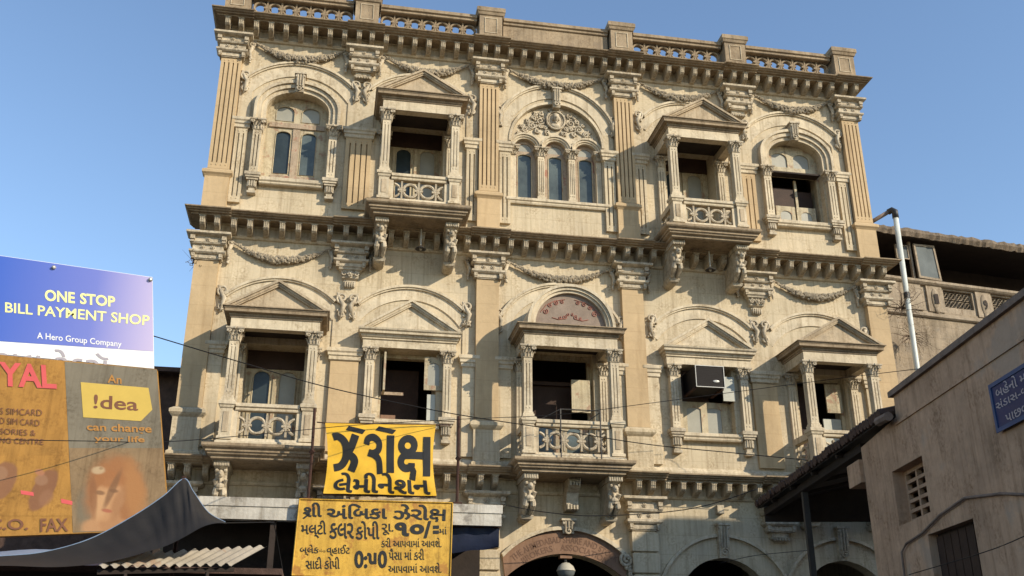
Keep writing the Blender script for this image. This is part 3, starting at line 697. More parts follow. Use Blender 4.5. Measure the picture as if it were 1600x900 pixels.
def balcony(cx, zs, zr, zc, ze, za, hs, hr, hc, yr, arch=False, tag_='balcony', ring_n=3):
    """zs slab top, zr rail top, zc column-capital top, ze eave top, za apex; half widths slab, rail, canopy; yr rail front"""
    ys = yr - .17
    b = B(); b.stack(cx - hs + .2, cx + hs - .2, ys + .2, .0, [(.0, zs - .27), (.03, zs - .25), (.03, zs - .21), (.09, zs - .185), (.10, zs - .15), (.13, zs - .14), (.13, zs - .10), (.18, zs - .075), (.20, zs - .05), (.20, zs), (.1, zs + .006)])
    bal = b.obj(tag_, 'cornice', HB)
    b = B(); b.stack(cx - hr + .02, cx + hr - .02, yr, 0, [(.04, zs), (.04, zs + .06), (.0, zs + .09), (-.01, zs + .13)]); b.obj('plinth', 'trim', bal)
    pw = .105; post = []
    for s in (-1, 1):
        x = cx + s * (hr - pw - .03); post.append(x)
        b = B(); b.stack(x - pw, x + pw, yr, yr + 2 * pw, [(.03, zs + .1), (.03, zs + .15), (0, zs + .17), (0, zr - .12), (.02, zr - .1), (.03, zr - .06), (.05, zr - .045), (.05, zr + .012), (0.02, zr + .035), (-.03, zr + .05)], back=1)
        po = b.obj('railing_post', 'trim', bal)
        b = B(); b.box(x - .05, x + .05, yr - .012, yr + .01, zs + .24, zr - .18)
        b.obj('post_panel', 'pedi', bal)
    b = B(); e_ = pw + .05
    b.stack(post[0] + e_, post[1] - e_, yr + .03, yr + .17, [(-.0, zr - .14), (.01, zr - .12), (.01, zr - .09), (.04, zr - .07), (.04, zr - .01), (.0, zr + .005)], l=0, r=0, back=1)
    for s in (0, 1): 
        x = post[s]; b.stack(x - .07, x + .07, yr + 2 * pw + .055, 0, [(0, zr - .14), (0, zr - .01)], l=1, r=1)
    b.obj('handrail', 'trim', bal)
    zm = (zs + .13 + zr - .14) / 2
    for s in (-1, 1): B().box(*sorted((post[(s + 1) // 2] - s * pw, post[(s + 1) // 2] - s * (pw + .10))), yr + .05, yr + .15, zs + .12, zr - .13).obj('railing_pier', 'trim', bal)
    
    rail_panel(bal, post[0] + pw + .10, post[1] - pw - .10, yr + .1, zm, n=ring_n)
    for s in (0, 1): rail_panel(bal, yr + 2 * pw + .03, -.04, post[s], zm, True, 2)
    # columns
    cz0 = zr + .05
    for x in post:
        b = B(); b.stack(x - .085, x + .085, yr + .02, yr + .19, [(.03, cz0 - .01), (.03, cz0 + .04), (.012, cz0 + .05), (.012, cz0 + .08), (0, cz0 + .09)], back=1)
        fluted(b, x - .085, x + .085, yr + .02, yr + .19, cz0 + .08, zc - .26, 2, .02, .02)
        for s in (-1, 1):
            for k in (-.03, .03): b.box(x + s * .085 - .004, x + s * .085 + .004, yr + .105 + k - .008, yr + .105 + k + .008, cz0 + .2, zc - .36)
        b.obj('column', 'trim', bal)
        b = B(); corinth(b, x, yr + .02, yr + .19, zc - .26, zc, .085); b.obj('column_capital', 'carve', bal)
    # wall responds
    for s in (-1, 1):
        x = cx + s * (hr - .14); b = B(); fluted(b, x - .08, x + .08, -.09, 0, zs + .2, zc - .30, 2, .02, .02); b.obj('wall_respond', 'trim', bal)
        b = B(); corinth(b, x, -.09, 0, zc - .30, zc - .04, .08); b.obj('respond_capital', 'carve', bal)
    # canopy entablature
    b = B(); xo = hc - .16; yo = yr + .03 - .03; th = .2
    b.box(cx - xo, cx + xo, yo, yo + th, zc, ze - .20)
    for s in (-1, 1): b.box(*sorted((cx + s * xo, cx + s * (xo - th))), yo + th, 0, zc, ze - .20)
    b.obj('architrave', 'trim', bal)
    b = B(); b.stack(cx - xo, cx + xo, yo, 0, [(0, ze - .20), (.02, ze - .195), (.02, ze - .165), (.04, ze - .155), (.04, ze - .12), (.125, ze - .11), (.125, ze - .055), (.135, ze - .05), (.145, ze - .025), (.17, ze - .018), (.17, ze)])
    b.obj('canopy_cornice', 'cornice', bal)
    B().box(cx - xo + th + .005, cx + xo - th - .005, yo + th + .005, -.002, ze - .24, ze - .21).obj('shade_ceiling', 'darkwood', bal)  # dark colour puts the canopy's shade into its ceiling
    if not arch:
        b = B(); pediment(b, cx, hc - .012, ze + .002, za, yo - .15, 0); b.obj('pediment', 'pedi', bal)
    # brackets
    for s in (-1, 1): figure_bracket(bal, cx + s * (hs - .36), zs - .27, zs - 1.03, .88)
    return bal
for s in (-1, 1): balcony(s * 3.2, 11.0, 11.72, 13.25, 13.67, 14.26, 1.09, .875, 1.0, -1.0)
for s in (-1, 1): balcony(s * 5.86, 5.83, 6.63, 8.10, 8.50, 9.09, 1.10, .875, 1.0, -.98)
cb = balcony(0, 5.80, 6.59, 8.10, 8.53, 9.44, 1.20, 1.03, 1.13, -.95, arch=True, ring_n=4)
# arched hood of the middle balcony
b = B()
for r1, r2, y0 in ((.92, .86, -1.06), (.86, .80, -1.02), (.80, .745, -.98)): b.prism([band(arc(0, 8.535, r1, r1 * .99, 0, 180, 26), arc(0, 8.535, r2, r2 * .99, 0, 180, 26))], y0, 0)
b.obj('arched_hood', 'trim', cb)
b = B(); b.prism([[(-.75, 8.535)] + arc(0, 8.56, .75, .73, 180, 0, 24) + [(.75, 8.535)]], -.9, -.85); b.obj('hood_tympanum', 'tymp_red', cb)
b = B()
for k in range(23): b.box(-.70 + k * .061, -.668 + k * .061, -.915, -.90, 8.58, 8.60)
for s in (-1, 1):
    for x, z, r_, tn in ((.52, 8.86, .06, 1.4), (.42, 9.0, .05, -1.3), (.30, 9.06, .05, 1.3), (.16, 9.09, .045, -1.2), (.12, 8.76, .05, 1.2), (.22, 8.74, .03, 1), (.05, 8.82, .03, 1)):
        b.tube(spiral(s * x, z, r_, .01, 60, s * tn, -.905), .013, 4)
    b.tube([(s * .1, -.905, 8.73), (s * .25, -.905, 8.70), (s * .38, -.905, 8.735)], .012, 4)
    b.tube([(s * .62, -.905, 8.84), (s * .5, -.905, 9.0), (s * .33, -.905, 9.1), (s * .1, -.905, 9.15)], .010, 4)
b.obj('painted_scrolls', 'red_letter', cb)
# middle bracket below the centre balcony
b = B(); b.extr([(0, 4.95), (0, 5.53), (-.55, 5.53), (-.58, 5.45), (-.52, 5.36), (-.36, 5.28), (-.3, 5.12), (-.32, 5.02), (-.24, 4.95)], -.02, .22)
for k in range(4):
    x = .0 + k * .06; b.box(x - .006, x + .03, -.6, -.5, 5.38, 5.47); b.box(x - .006, x + .03, -.35, -.28, 4.96, 5.06)
b.obj('scroll_bracket', 'carve', cb)

# ---- balcony doors
def balcony_door(cx, z0, z1, hw, closed=True, y=.46):
    lt = [(cx - hw * .45, hw * .29, z0 + .12, z1 - .42, .14, 'glass_dark'), (cx + hw * .45, hw * .29, z0 + .12, z1 - .42, .14, 'glass_frost')]
    b = B(); b.prism([[(cx - hw, z0), (cx + hw, z0), (cx + hw, z1), (cx - hw, z1)]] + [light_poly(*l[:5]) for l in lt], y, y + .06); f = b.obj('balcony_door', 'wood_cream', HB)
    for l in lt:
        B().prism([light_poly(l[0], l[1] + .01, l[2] - .01, l[3] + .01, l[4])], y + .028, y + .036).obj('pane', l[5], f)
        B().tube([(p[0], y - .004, p[1]) for p in light_poly(*l[:5])], .013, 4, True).obj('bead', 'wood_cream', f)
    B().box(cx - hw, cx + hw, y - .035, y - .003, z1 - .38, z1).obj('shade_head_panel', 'wood_brown', f)  # dark panel standing in for the shade over the door top
    B().box(cx - .03, cx + .03, y - .03, y - .002, z0, z1 - .4).obj('meeting_stile', 'wood_cream', f)
    for s in (-1, 1): B().box(cx + s * hw * .82 - .02, cx + s * hw * .82 + .02, y - .02, y - .001, z0, z1 - .39).obj('stile', 'wood_cream', f)
    return f
balcony_door(-3.2, 11.13, 13.55, .6); balcony_door(3.2, 11.13, 13.55, .6)
balcony_door(-5.87, 5.96, 8.12, .58)
# right-hand balcony: one leaf stands open
f = B().prism([[(5.29, 5.96), (6.45, 5.96), (6.45, 8.12), (5.29, 8.12)], [(5.36, 6.0), (6.38, 6.0), (6.38, 8.02), (5.36, 8.02)]], .22, .29).obj('balcony_door', 'wood_cream', HB)
B().box(5.4, 5.75, .5, .54, 6.0, 8.0).obj('door_leaf', 'wood_brown', f); B().box(5.95, 6.36, .25, .29, 6.0, 7.2).obj('door_leaf', 'panel_grey', f); B().box(6.0, 6.36, .10, .14, 7.3, 7.95).obj('door_leaf', 'wood_cream', f)
# middle balcony door: dark opening, open shutter, low leaves
f = B().prism([[(-.7, 5.96), (.7, 5.96), (.7, 8.3), (-.7, 8.3)], [(-.62, 6.0), (.62, 6.0), (.62, 8.2), (-.62, 8.2)]], .2, .27).obj('balcony_door', 'wood_cream', HB)
B().box(-.6, .35, .6, .64, 6.9, 7.75).obj('inner_shutter', 'wood_brown', f); B().box(-.6, .6, .5, .56, 7.72, 7.8).obj('transom', 'wood_brown', f)
B().box(.22, .62, .02, .06, 7.02, 7.72).obj('open_shutter', 'wood_cream', f)
for s in (-1, 1):
    xm = s * .31; B().prism([[(xm - .29, 6.0), (xm + .29, 6.0), (xm + .29, 6.86), (xm - .29, 6.86)], light_poly(xm, .17, 6.2, 6.72, .1)], .2, .24).obj('low_leaf', 'wood_cream', f)
    B().prism([light_poly(xm, .18, 6.19, 6.73, .1)], .215, .222).obj('pane', 'glass', f)

# ---- pedimented windows of the middle storey
def ped_window(cx):
    b = B(); b.stack(cx - .95, cx + .95, -.22, 0, [(0, 8.12), (0, 8.27), (.03, 8.285), (.03, 8.31), (.06, 8.33), (.08, 8.37), (.13, 8.385), (.13, 8.43), (.16, 8.455), (.17, 8.49)], l=.62, r=.62)
    W = b.obj('window_entablature', 'trim', HB)
    b = B(); pediment(b, cx, 1.045, 8.492, 9.15, -.385, 0); b.obj('pediment', 'trim', W)
    for s in (-1, 1):
        x = cx + s * .79; b = B(); fluted(b, x - .085, x + .085, -.17, 0, 6.74, 7.86, 2, .02, .02); b.obj('pilaster', 'trim', W)
        b = B(); corinth(b, x, -.17, 0, 7.86, 8.12, .085); b.obj('capital', 'carve', W)
        b = B(); b.stack(x - .13, x + .13, -.2, 0, [(-.01, 6.55), (-.01, 6.59), (.015, 6.60), (.015, 6.64), (.035, 6.65), (.035, 6.72), (-.02, 6.74)])
        b.stack(x - .095, x + .095, -.15, 0, [(-.03, 6.21), (-.005, 6.22), (-.005, 6.28), (-.035, 6.29), (-.03, 6.36), (.0, 6.38), (0, 6.552)])
        for k in (-1, 0, 1): b.box(x + k * .05 - .014, x + k * .05 + .014, -.17, -.15, 6.39, 6.54)
        b.obj('sill_console', 'carve', W)
    b = B(); b.stack(cx - .65, cx + .65, -.12, .36, [(0, 6.50), (.02, 6.53), (.02, 6.56), (.05, 6.59), (.05, 6.64), (.02, 6.66)], l=0, r=0); b.obj('window_sill', 'trim', W)
    return W
ped_window(-WX); ped_window(WX)
f = B().prism([[(-WX - .58, 6.66), (-WX + .58, 6.66), (-WX + .58, 8.12), (-WX - .58, 8.12)], [(-WX - .52, 6.7), (-WX + .52, 6.7), (-WX + .52, 8.04), (-WX - .52, 8.04)]], .2, .27).obj('window', 'wood_cream', HB)
B().box(-WX - .5, -WX + .3, .9, .94, 6.68, 8.0).obj('inner_shutter', 'wood_brown', f)
B().box(-WX - .5, -WX - .05, .3, .34, 7.28, 7.34).obj('inner_rail', 'wood_peel', f)
B().box(-WX - .5, -WX - .2, .32, .36, 6.68, 6.86).obj('inner_board', 'brownband', f)
sh = B().prism([[(-2.88, 7.32), (-2.50, 7.32), (-2.50, 8.02), (-2.88, 8.02)], light_poly(-2.69, .12, 7.42, 7.9, .1)], -.05, -.015).obj('open_shutter', 'wood_cream', f)
B().prism([light_poly(-2.69, .13, 7.41, 7.91, .1)], -.034, -.026).obj('pane', 'glass_frost', f)
B().box(-2.80, -2.50, .03, .1, 6.70, 7.25).obj('grey_panel', 'panel_grey', f)
B().box(-WX - .50, -WX - .46, -.16, .2, 7.25, 8.05).obj('open_shutter', 'wood_cream', f)
lt = [(WX - .26, .16, 6.74, 7.3, .05, 'glass_frost'), (WX + .2, .16, 6.74, 7.3, .05, 'glass_frost')]
f = B().prism([[(WX - .58, 6.66), (WX + .58, 6.66), (WX + .58, 7.42), (WX - .58, 7.42)]] + [light_poly(*l[:5]) for l in lt], .2, .25).obj('window', 'wood_cream', HB)
for l in lt: B().prism([light_poly(l[0], l[1] + .01, l[2] - .01, l[3] + .01, l[4])], .222, .23).obj('pane', l[5], f)
B().box(WX - .58, WX + .1, .2, .24, 7.42, 8.1).obj('board', 'wood_brown', f)
B().box(WX + .33, WX + .60, -.06, -.03, 7.40, 7.94).obj('open_shutter', 'panel_grey', f)
B().box(WX + .54, WX + .57, -.03, .2, 7.40, 7.94).obj('shutter_stay', 'wood_brown', f)

# ---- ground storey arches
b = B(); b.prism([band(seg_arc(0, 1.25, 2.89, 1.70), seg_arc(0, 1.2, 2.39, 1.75))], -.06, 0); AR = b.obj('name_arch', 'brownband', HB)
b = B(); b.prism([band(seg_arc(0, 1.28, 2.89, 1.77), seg_arc(0, 1.25, 2.89, 1.70))], -.14, 0); b.obj('arch_mould', 'trim', AR)
b = B(); b.tube(spiral(1.22, 4.04, .14, .02, 100, 1.6, -.12), .035, 6)
for k in range(6): b.ball((1.22 + random.uniform(-.1, .1), -.1, 3.83 + random.uniform(-.1, .08)), .05, 6, 4)
b.obj('arch_scroll', 'carve', AR, True)
keystone(.05, 4.52, 4.80, .13, -.16)
for s in (-1, 1):
    for c in (3.27, 5.87):
        hw = 1.47 if c < 4 else 1.35
        b = B(); b.prism([band(arc(s * c, 3.13, hw if c < 4 else 1.42, 1.47, 10, 170, 26), arc(s * c, 3.13, (hw if c < 4 else 1.42) - .06, 1.41, 10, 170, 26))], -.08, 0)
        b.obj('arch_mould', 'trim', HB); keystone(s * c, 4.12, 4.80, .12, -.14)
B().box(3.18, 3.32, -.14, 0, 5.0, 5.17).obj('wall_block', 'carve', HB)

# ------------------------------------------------------------------ lettering
def text_pts(body, spc=1.0, off=0.0):
    c = bpy.data.curves.new('t', 'FONT'); c.body = body; c.space_character = spc; c.offset = off; c.resolution_u = 3
    o_ = bpy.data.objects.new('t', c); COL.objects.link(o_)
    bpy.context.view_layer.update()
    me = bpy.data.meshes.new_from_object(o_.evaluated_get(bpy.context.evaluated_depsgraph_get()))
    bpy.data.objects.remove(o_); bpy.data.curves.remove(c)
    v = [(p.co.x, p.co.y) for p in me.vertices]; f = [tuple(p.vertices) for p in me.polygons]; bpy.data.meshes.remove(me); return v, f
def stroke(pts, w_, closed=False):
    """flat ribbon along a polyline in (u, v)"""
    v = []; f = []; n = len(pts)
    for i, p in enumerate(pts):
        a = pts[max(0, i - 1)] if not closed else pts[i - 1]; c = pts[min(n - 1, i + 1)] if not closed else pts[(i + 1) % n]
        dx, dy = c[0] - a[0], c[1] - a[1]; l = math.hypot(dx, dy) or 1
        v += [(p[0] - dy / l * w_ / 2, p[1] + dx / l * w_ / 2), (p[0] + dy / l * w_ / 2, p[1] - dx / l * w_ / 2)]
    for i in range(n if closed else n - 1): j = (i + 1) % n; f.append((2 * i, 2 * i + 1, 2 * j + 1, 2 * j))
    return v, f
def merge(parts):
    v = []; f = []
    for a, b_ in parts: n = len(v); v += a; f += [tuple(i + n for i in q) for q in b_]
    return v, f
def curve_pts(P, n=6):                               # Catmull-Rom through P
    out = []
    for i in range(len(P) - 1):
        p0, p1, p2, p3 = P[max(0, i - 1)], P[i], P[i + 1], P[min(len(P) - 1, i + 2)]
        for k in range(n):
            t = k / n; out.append(tuple(.5 * ((2 * p1[j]) + (-p0[j] + p2[j]) * t + (2 * p0[j] - 5 * p1[j] + 4 * p2[j] - p3[j]) * t * t + (-p0[j] + 3 * p1[j] - 3 * p2[j] + p3[j]) * t ** 3) for j in (0, 1)))
    return out + [P[-1]]
def lay(name, vf, quad, m_, parent, thick=.003, vr=None):
    """lay flat outlines on a quad of four points (top left, top right, bottom right, bottom left)"""
    v, f = vf; us = [p[0] for p in v]; ws = [p[1] for p in v]; u0_, u1 = min(us), max(us); w0, w1 = vr or (min(ws), max(ws))
    tl, tr, br, bl = [Vector(q) for q in quad]; out = []
    nrm = (tr - tl).cross(bl - tl).normalized()
    if nrm.dot(CAM - tl) < 0: nrm = -nrm
    for u, w_ in v:
        a = (u - u0_) / (u1 - u0_); c = (w1 - w_) / (w1 - w0)
        p = (tl * (1 - a) + tr * a) * (1 - c) + (bl * (1 - a) + br * a) * c; out.append(p + nrm * thick)
    b = B(); b.add(out, f); return b.obj(name, m_, parent)
def pq(rect, Y):                                     # photo rectangle or quad -> points on the upright plane at depth Y
    if len(rect) == 4 and not isinstance(rect[0], tuple): x0, y0, x1, y1 = rect; rect = ((x0, y0), (x1, y0), (x1, y1), (x0, y1))
    return [at(p[0], p[1], Y) for p in rect]

# name on the brown arch: letters follow the curve
def arch_text(body, rad, a0, a1, h):
    v, f = text_pts(body, 1.0, .012); us = [p[0] for p in v]; u0_, u1 = min(us), max(us); hh = max(p[1] for p in v); out = []
    for u, w_ in v:
        a = R(a0 + (a1 - a0) * (u - u0_) / (u1 - u0_)); rr = rad + w_ / hh * h; out.append((rr * math.cos(a), -.064, 2.75 + rr * math.sin(a)))
    B().add(out, f).obj('raised_lettering', 'brownletter', AR)
arch_text('THE AHMEDABAD SHARE AND STOCK', 1.60, 130, 51, .12)
arch_text('BROKERS', 1.45, 125, 100, .115)
arch_text('ASSOCIATION', 1.45, 94, 56, .115)

# ------------------------------------------------------------------ things fixed to the building
def lamp(cx, y, z, label):
    L_ = empty('hanging_lamp', (cx, y, z)); tag(L_, label, 'lamp')
    B().tube([(0, 0, 0), (0, 0, -.42)], .018, 6).obj('rod', 'lampwhite', L_)
    B().lathe((0, 0, -.42), [(.02, .03), (.05, .0), (.12, -.05), (.115, -.06), (.03, -.02)], 12).obj('shade', 'iron', L_); B().ball((0, 0, -.46), (.035, .035, .045)).obj('bulb', 'lampwhite', L_)
lamp(-3.08, -.45, 10.73, 'small hanging lamp under the carved balcony above the yellow cloth banner'); lamp(3.32, -.45, 10.73, 'small hanging lamp under the carved balcony above the air conditioner')
L_ = empty('arch_lamp', (.02, .05, 4.12)); tag(L_, 'round white domed lamp hanging in the arch with the brown lettered band', 'lamp')
B().box(-.12, .12, -.07, .1, -.06, .0).obj('mounting_plate', 'brownband', L_); B().tube([(0, 0, -.06), (0, 0, -.15)], .03, 8).obj('stem', 'iron', L_)
B().lathe((0, -.02, -.30), [(.0, .17), (.08, .15), (.15, .09), (.18, .02), (.19, .0), (.0, .0)], 18).obj('dome', 'lampwhite', L_, True)
B().lathe((0, -.02, -.30), [(.18, -.002), (.16, -.07), (.09, -.13), (0, -.15)], 18).obj('globe', 'pane_dull', L_, True)
# air conditioner
A = empty('air_conditioner', (3.06, -.3, 7.53)); tag(A, 'dark box air conditioner with silver rim jutting from the pedimented window', 'air conditioner')
B().box(-.31, .31, -.28, .5, .0, .46).obj('casing', 'ac_dark', A)
b = B(); b.prism([[(-.317, -.007), (.317, -.007), (.317, .467), (-.317, .467)], [(-.304, .007), (.304, .007), (.304, .453), (-.304, .453)]], -.295, -.275); b.obj('rim', 'silver', A)
b = B()
for k in range(11): b.box(-.29, .29, -.2825, -.2795, .03 + k * .037, .037 + k * .037)
b.obj('grille', 'ac_dark', A); b = B(); b.ball((.13, -.284, .13), (.075, .012, .032), 10, 6); b.obj('badge', 'silver', A)
B().box(-.34, -.28, -.2, .45, -.03, 0).obj('support_bar', 'rust', A); B().box(.26, .32, -.2, .45, -.03, 0).obj('support_bar', 'rust', A)
# rods in front of the middle balcony
F = empty('rod_frame', (0, 0, 0)); tag(F, 'thin rusty rod frame standing in front of the middle balcony railing', 'frame')
x0, x1 = -.28, .52; yy = -1.06
for x in (x0, x1): B().tube([(x, yy, 5.80), (x, yy, 6.78)], .014, 5).obj('upright', 'iron', F)
B().tube([(x0, yy, 6.77), (x1, yy, 6.77)], .014, 5).obj('crossbar', 'iron', F)
B().tube([(x0, yy, 6.77), (x0 - .35, -.9, 6.60)], .01, 5).obj('tie', 'iron', F); B().tube([(x1, yy, 6.74), (x1 - .2, -.9, 6.60)], .01, 5).obj('tie', 'iron', F)
# downpipe
P_ = empty('drainpipe', (8.17, 0, 0)); tag(P_, 'pale green white drainpipe with black elbow at the right corner', 'pipe')
B().tube([(0.08, -.12, 12.16), (-.0, -.12, 8.0), (-.03, -.12, .13)], .062, 10).obj('pipe', 'pipe_pvc', P_, True); B().tube([(.08, -.12, 12.12), (.08, -.12, 12.30), (.05, -.06, 12.36), (0, .02, 12.34)], .075, 10).obj('elbow', 'pipe_black', P_, True)
B().tube([(.02, -.02, 12.35), (-.56, .25, 12.02)], .05, 8).obj('branch', 'plaster_edge', P_, True); B().tube([(.04, -.12, 10.05), (.04, -.12, 10.2)], .07, 10).obj('joint', 'pipe_black', P_)
# dry plants in the masonry
def bush(c, n, length, label, name, droop=.0):
    T = empty(name, c); tag(T, label, 'plant'); b = B(); lf = B()
    for i in range(n):
        d = Vector((random.gauss(0, .7), random.uniform(-1, -.2), random.gauss(.15, .7))).normalized(); p = Vector((0, 0, 0)); pts = [p]; L0 = length * random.uniform(.4, 1)
        for k in range(5):
            d = (d + Vector((random.gauss(0, .3), random.gauss(0, .2), random.gauss(-droop, .3)))).normalized(); p = p + d * L0 / 5; pts.append(p)
            if k > 1:
                e_ = p + Vector((random.gauss(0, .1), random.gauss(0, .05), random.gauss(0, .1))); b.tube([p, e_], [.004, .002], 3)
                if random.random() < .6: q = e_; s_ = .02; lf.add([q, q + Vector((s_, 0, s_ * .4)), q + Vector((s_ * .6, -s_ * .4, s_ * 1.6))], [(0, 1, 2)])
        b.tube(pts, [.009, .008, .007, .005, .004, .002], 4)
    b.obj('twigs', 'twig', T); lf.obj('leaves', 'leafdry', T)
bush((8.1, .0, 9.85), 34, .75, 'dry leafless bush growing behind the drainpipe', 'dry_bush', .1)
bush((8.75, .75, 9.45), 26, .75, 'dry twiggy weeds on the old numbered wall', 'dry_bush', .2)
bush((-7.68, -.05, 9.75), 8, .35, 'small dry tuft on the corner below the left capital', 'dry_tuft')

# ------------------------------------------------------------------ old building behind on the right
O = empty('old_building', (7.7, .9, 0)); tag(O, 'weathered building with lattice balcony railing and the numbers one and nine', 'building'); O.rotation_euler.z = R(6.3)
ZR = 11.08
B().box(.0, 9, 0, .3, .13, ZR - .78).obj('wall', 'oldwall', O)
B().stack(.0, 9, -.02, .3, [(.02, ZR - .98), (.06, ZR - .95), (.06, ZR - .88), (.0, ZR - .84)], l=0, r=0).obj('string_course', 'oldstone', O)
B().stack(.0, 9, -.02, .3, [(.02, ZR - .12), (.05, ZR - .1), (.09, ZR - .06), (.09, ZR), (.04, ZR + .02)], l=0, r=0).obj('handrail', 'oldstone', O)
# open quarter round of piers and lattice panels
def lattice(x0, x1, z0, z1):
    b = B(); nx = max(2, round((x1 - x0) / .21)); nz = max(2, round((z1 - z0) / .21)); sx_ = (x1 - x0) / nx; sz = (z1 - z0) / nz
    for i in range(nx):
        for j in range(nz):
            cx, cz = x0 + sx_ * (i + .5), z0 + sz * (j + .5); rr = min(sx_, sz) * .42
            b.tube([(cx + rr * math.cos(t * PI / 5), .1, cz + rr * math.sin(t * PI / 5)) for t in range(10)], .017, 4, True)
            for t in range(4): b.tube([(cx, .1, cz), (cx + sx_ * .62 * math.cos(PI / 4 + t * PI / 2), .1, cz + sz * .62 * math.sin(PI / 4 + t * PI / 2))], .012, 4)
    return b.obj('lattice_panel', 'oldstone', O)
x = .0; piers = [(.0, 1.70, None), (1.86, 2.32, '1'), (3.32, 3.78, '9'), (4.8, 5.25, None), (6.25, 6.7, None), (7.7, 8.2, None)]
for a, c, num in piers:
    pr = B().box(a, c, -.03, .28, ZR - .8, ZR - .11).obj('pier', 'oldstone', O)
    if num:
        m_ = (a + c) / 2; b = B(); b.ball((m_, -.035, ZR - .48), (.12, .03, .30), 12, 8); b.ball((m_, -.03, ZR - .76), (.09, .04, .08), 8, 5); b.obj('cartouche', 'oldstone', O, True)
        v = text_pts(num, 1, .02); lay('numeral', v, [(m_ - .055, -.068, ZR - .34), (m_ + .055, -.068, ZR - .34), (m_ + .055, -.068, ZR - .60), (m_ - .055, -.068, ZR - .60)], 'darkwood', O, .012)
for i in range(1, len(piers) - 1):
    a, c = piers[i][1], piers[i + 1][0]; b = B(); b.prism([[(a, ZR - .8), (c, ZR - .8), (c, ZR - .11), (a, ZR - .11)], [(a + .07, ZR - .62), (c - .07, ZR - .62), (c - .07, ZR - .16), (a + .07, ZR - .16)]], .02, .2); b.obj('panel_frame', 'oldstone', O); lattice(a + .07, c - .07, ZR - .62, ZR - .16)
B().box(1.70, 1.86, .02, .25, ZR - .8, ZR - .11).obj('pier', 'oldstone', O)
B().box(.0, 9, 2.0, 2.2, ZR - .8, 12.9).obj('rear_wall', 'inside', O)
B().box(.0, 9, .3, 2.2, ZR - 1.0, ZR - .8).obj('floor', 'inside', O)
b = B(); b.extr([(-.22, 12.14), (-.22, 12.18), (2.3, 12.60), (2.3, 12.56)], .0, 9.); b.obj('soffit', 'darkwood', O)  # underside coloured dark for the shade below the eave
NXE = 90; vs = []; fs = []                           # ragged eave edge
for i in range(NXE + 1):
    x = 9. * i / NXE; j1, j2, j3 = (random.uniform(-.025, .025) for _ in range(3))
    for y, z in ((-.26 + j1, 12.13 + j2 * .8), (-.31 + j2, 12.24), (-.28 + j1, 12.34 + j3), (.2, 12.42 + j3), (2.3, 12.75), (2.3, 12.61), (.1, 12.25)): vs.append((x, y, z))
for i in range(NXE):
    for k in range(7): fs.append((i * 7 + k, i * 7 + (k + 1) % 7, (i + 1) * 7 + (k + 1) % 7, (i + 1) * 7 + k))
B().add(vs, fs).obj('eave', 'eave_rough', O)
for x in (.03, 8.9): B().box(x, x + .08, -.02, .08, ZR + .02, 12.15).obj('post', 'darkwood', O)
def casement(q, y):
    cx_, cz_ = sum(p[0] for p in q) / 4, sum(p[1] for p in q) / 4; inn = [(cx_ + (p[0] - cx_) * .84, cz_ + (p[1] - cz_) * .88) for p in q]
    f_ = B().prism([q, inn], y, y + .05).obj('casement', 'oldstone', O); B().prism([inn], y + .02, y + .03).obj('pane', 'pane_dull', f_)
casement([(1.22, 11.66), (1.60, 11.66), (1.60, 12.04), (1.22, 12.04)], .05); casement([(1.70, 11.14), (2.36, 11.12), (2.30, 12.08), (1.68, 12.06)], -.06)
B().box(1.61, 1.66, .03, .1, ZR + .02, 12.15).obj('mullion', 'oldstone', O)

# dark house behind on the left
H_ = empty('rear_house', (-12, 3, 0)); tag(H_, 'dark shaded house behind the left edge of the ornate building', 'house')
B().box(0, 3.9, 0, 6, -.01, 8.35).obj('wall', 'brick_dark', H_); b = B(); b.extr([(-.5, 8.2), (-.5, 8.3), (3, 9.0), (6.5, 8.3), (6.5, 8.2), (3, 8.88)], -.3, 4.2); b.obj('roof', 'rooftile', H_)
B().box(2.9, 3.5, -.06, -.002, 5.6, 7.2).obj('window', 'darkwood', H_)

# ------------------------------------------------------------------ plastered building and shed on the right
VA = R(9.413); WD = Vector((math.sin(VA), math.cos(VA), 0)); WN = Vector((math.cos(VA), -math.sin(VA), 0)); WDIST = 5.0
# local frame: x = away from the street (WN), y = along the wall towards the facade (WD)
G = empty('plaster_building', (CAM.x + WN.x * WDIST, CAM.y + WN.y * WDIST, 0)); G.rotation_euler.z = -VA
tag(G, 'low pinkish plastered building with a vent window and tiled shed roof beside the street', 'building')
def yz_plate(polys, x0, x1, name, m_, par=G):        # polys in (y, z), thickness along local x
    b = B(); b.prism(polys, x0, x1); b.v = [(v[1], v[0], v[2]) for v in b.v]; return b.obj(name, m_, par)
wn = (11.55, 12.50, 3.52, 4.19); rc = (10.54, 11.72, 1.0, 3.30)
sq = lambda q: [(q[0], q[2]), (q[1], q[2]), (q[1], q[3]), (q[0], q[3])]
yz_plate([[(1.0, -.01), (13.45, -.01), (13.45, 4.72), (12.12, 4.80), (12.10, 5.06), (1.0, 5.06)], sq(wn), sq(rc)], 0, .25, 'wall', 'plaster')
yz_plate([[(1.0, 4.70), (12.14, 4.70), (12.14, 4.74), (1.0, 4.74)]], -.02, .0, 'crack_ledge', 'plaster')
yz_plate([[(.96, 5.06), (12.16, 5.06), (12.16, 5.13), (.96, 5.13)]], -.05, .32, 'coping', 'plaster_edge')
B().box(.25, 6, 13.2, 13.44, -.01, 4.7).obj('end_wall', 'plaster', G); B().box(.25, 6, 1.0, 1.2, -.01, 5.05).obj('end_wall', 'plaster', G)
B().box(.25, 6, 1.2, 13.2, 4.85, 4.97).obj('roof', 'oldstone', G); B().box(5.8, 6.0, 1.2, 13.2, -.01, 4.85).obj('rear_wall', 'plaster', G)
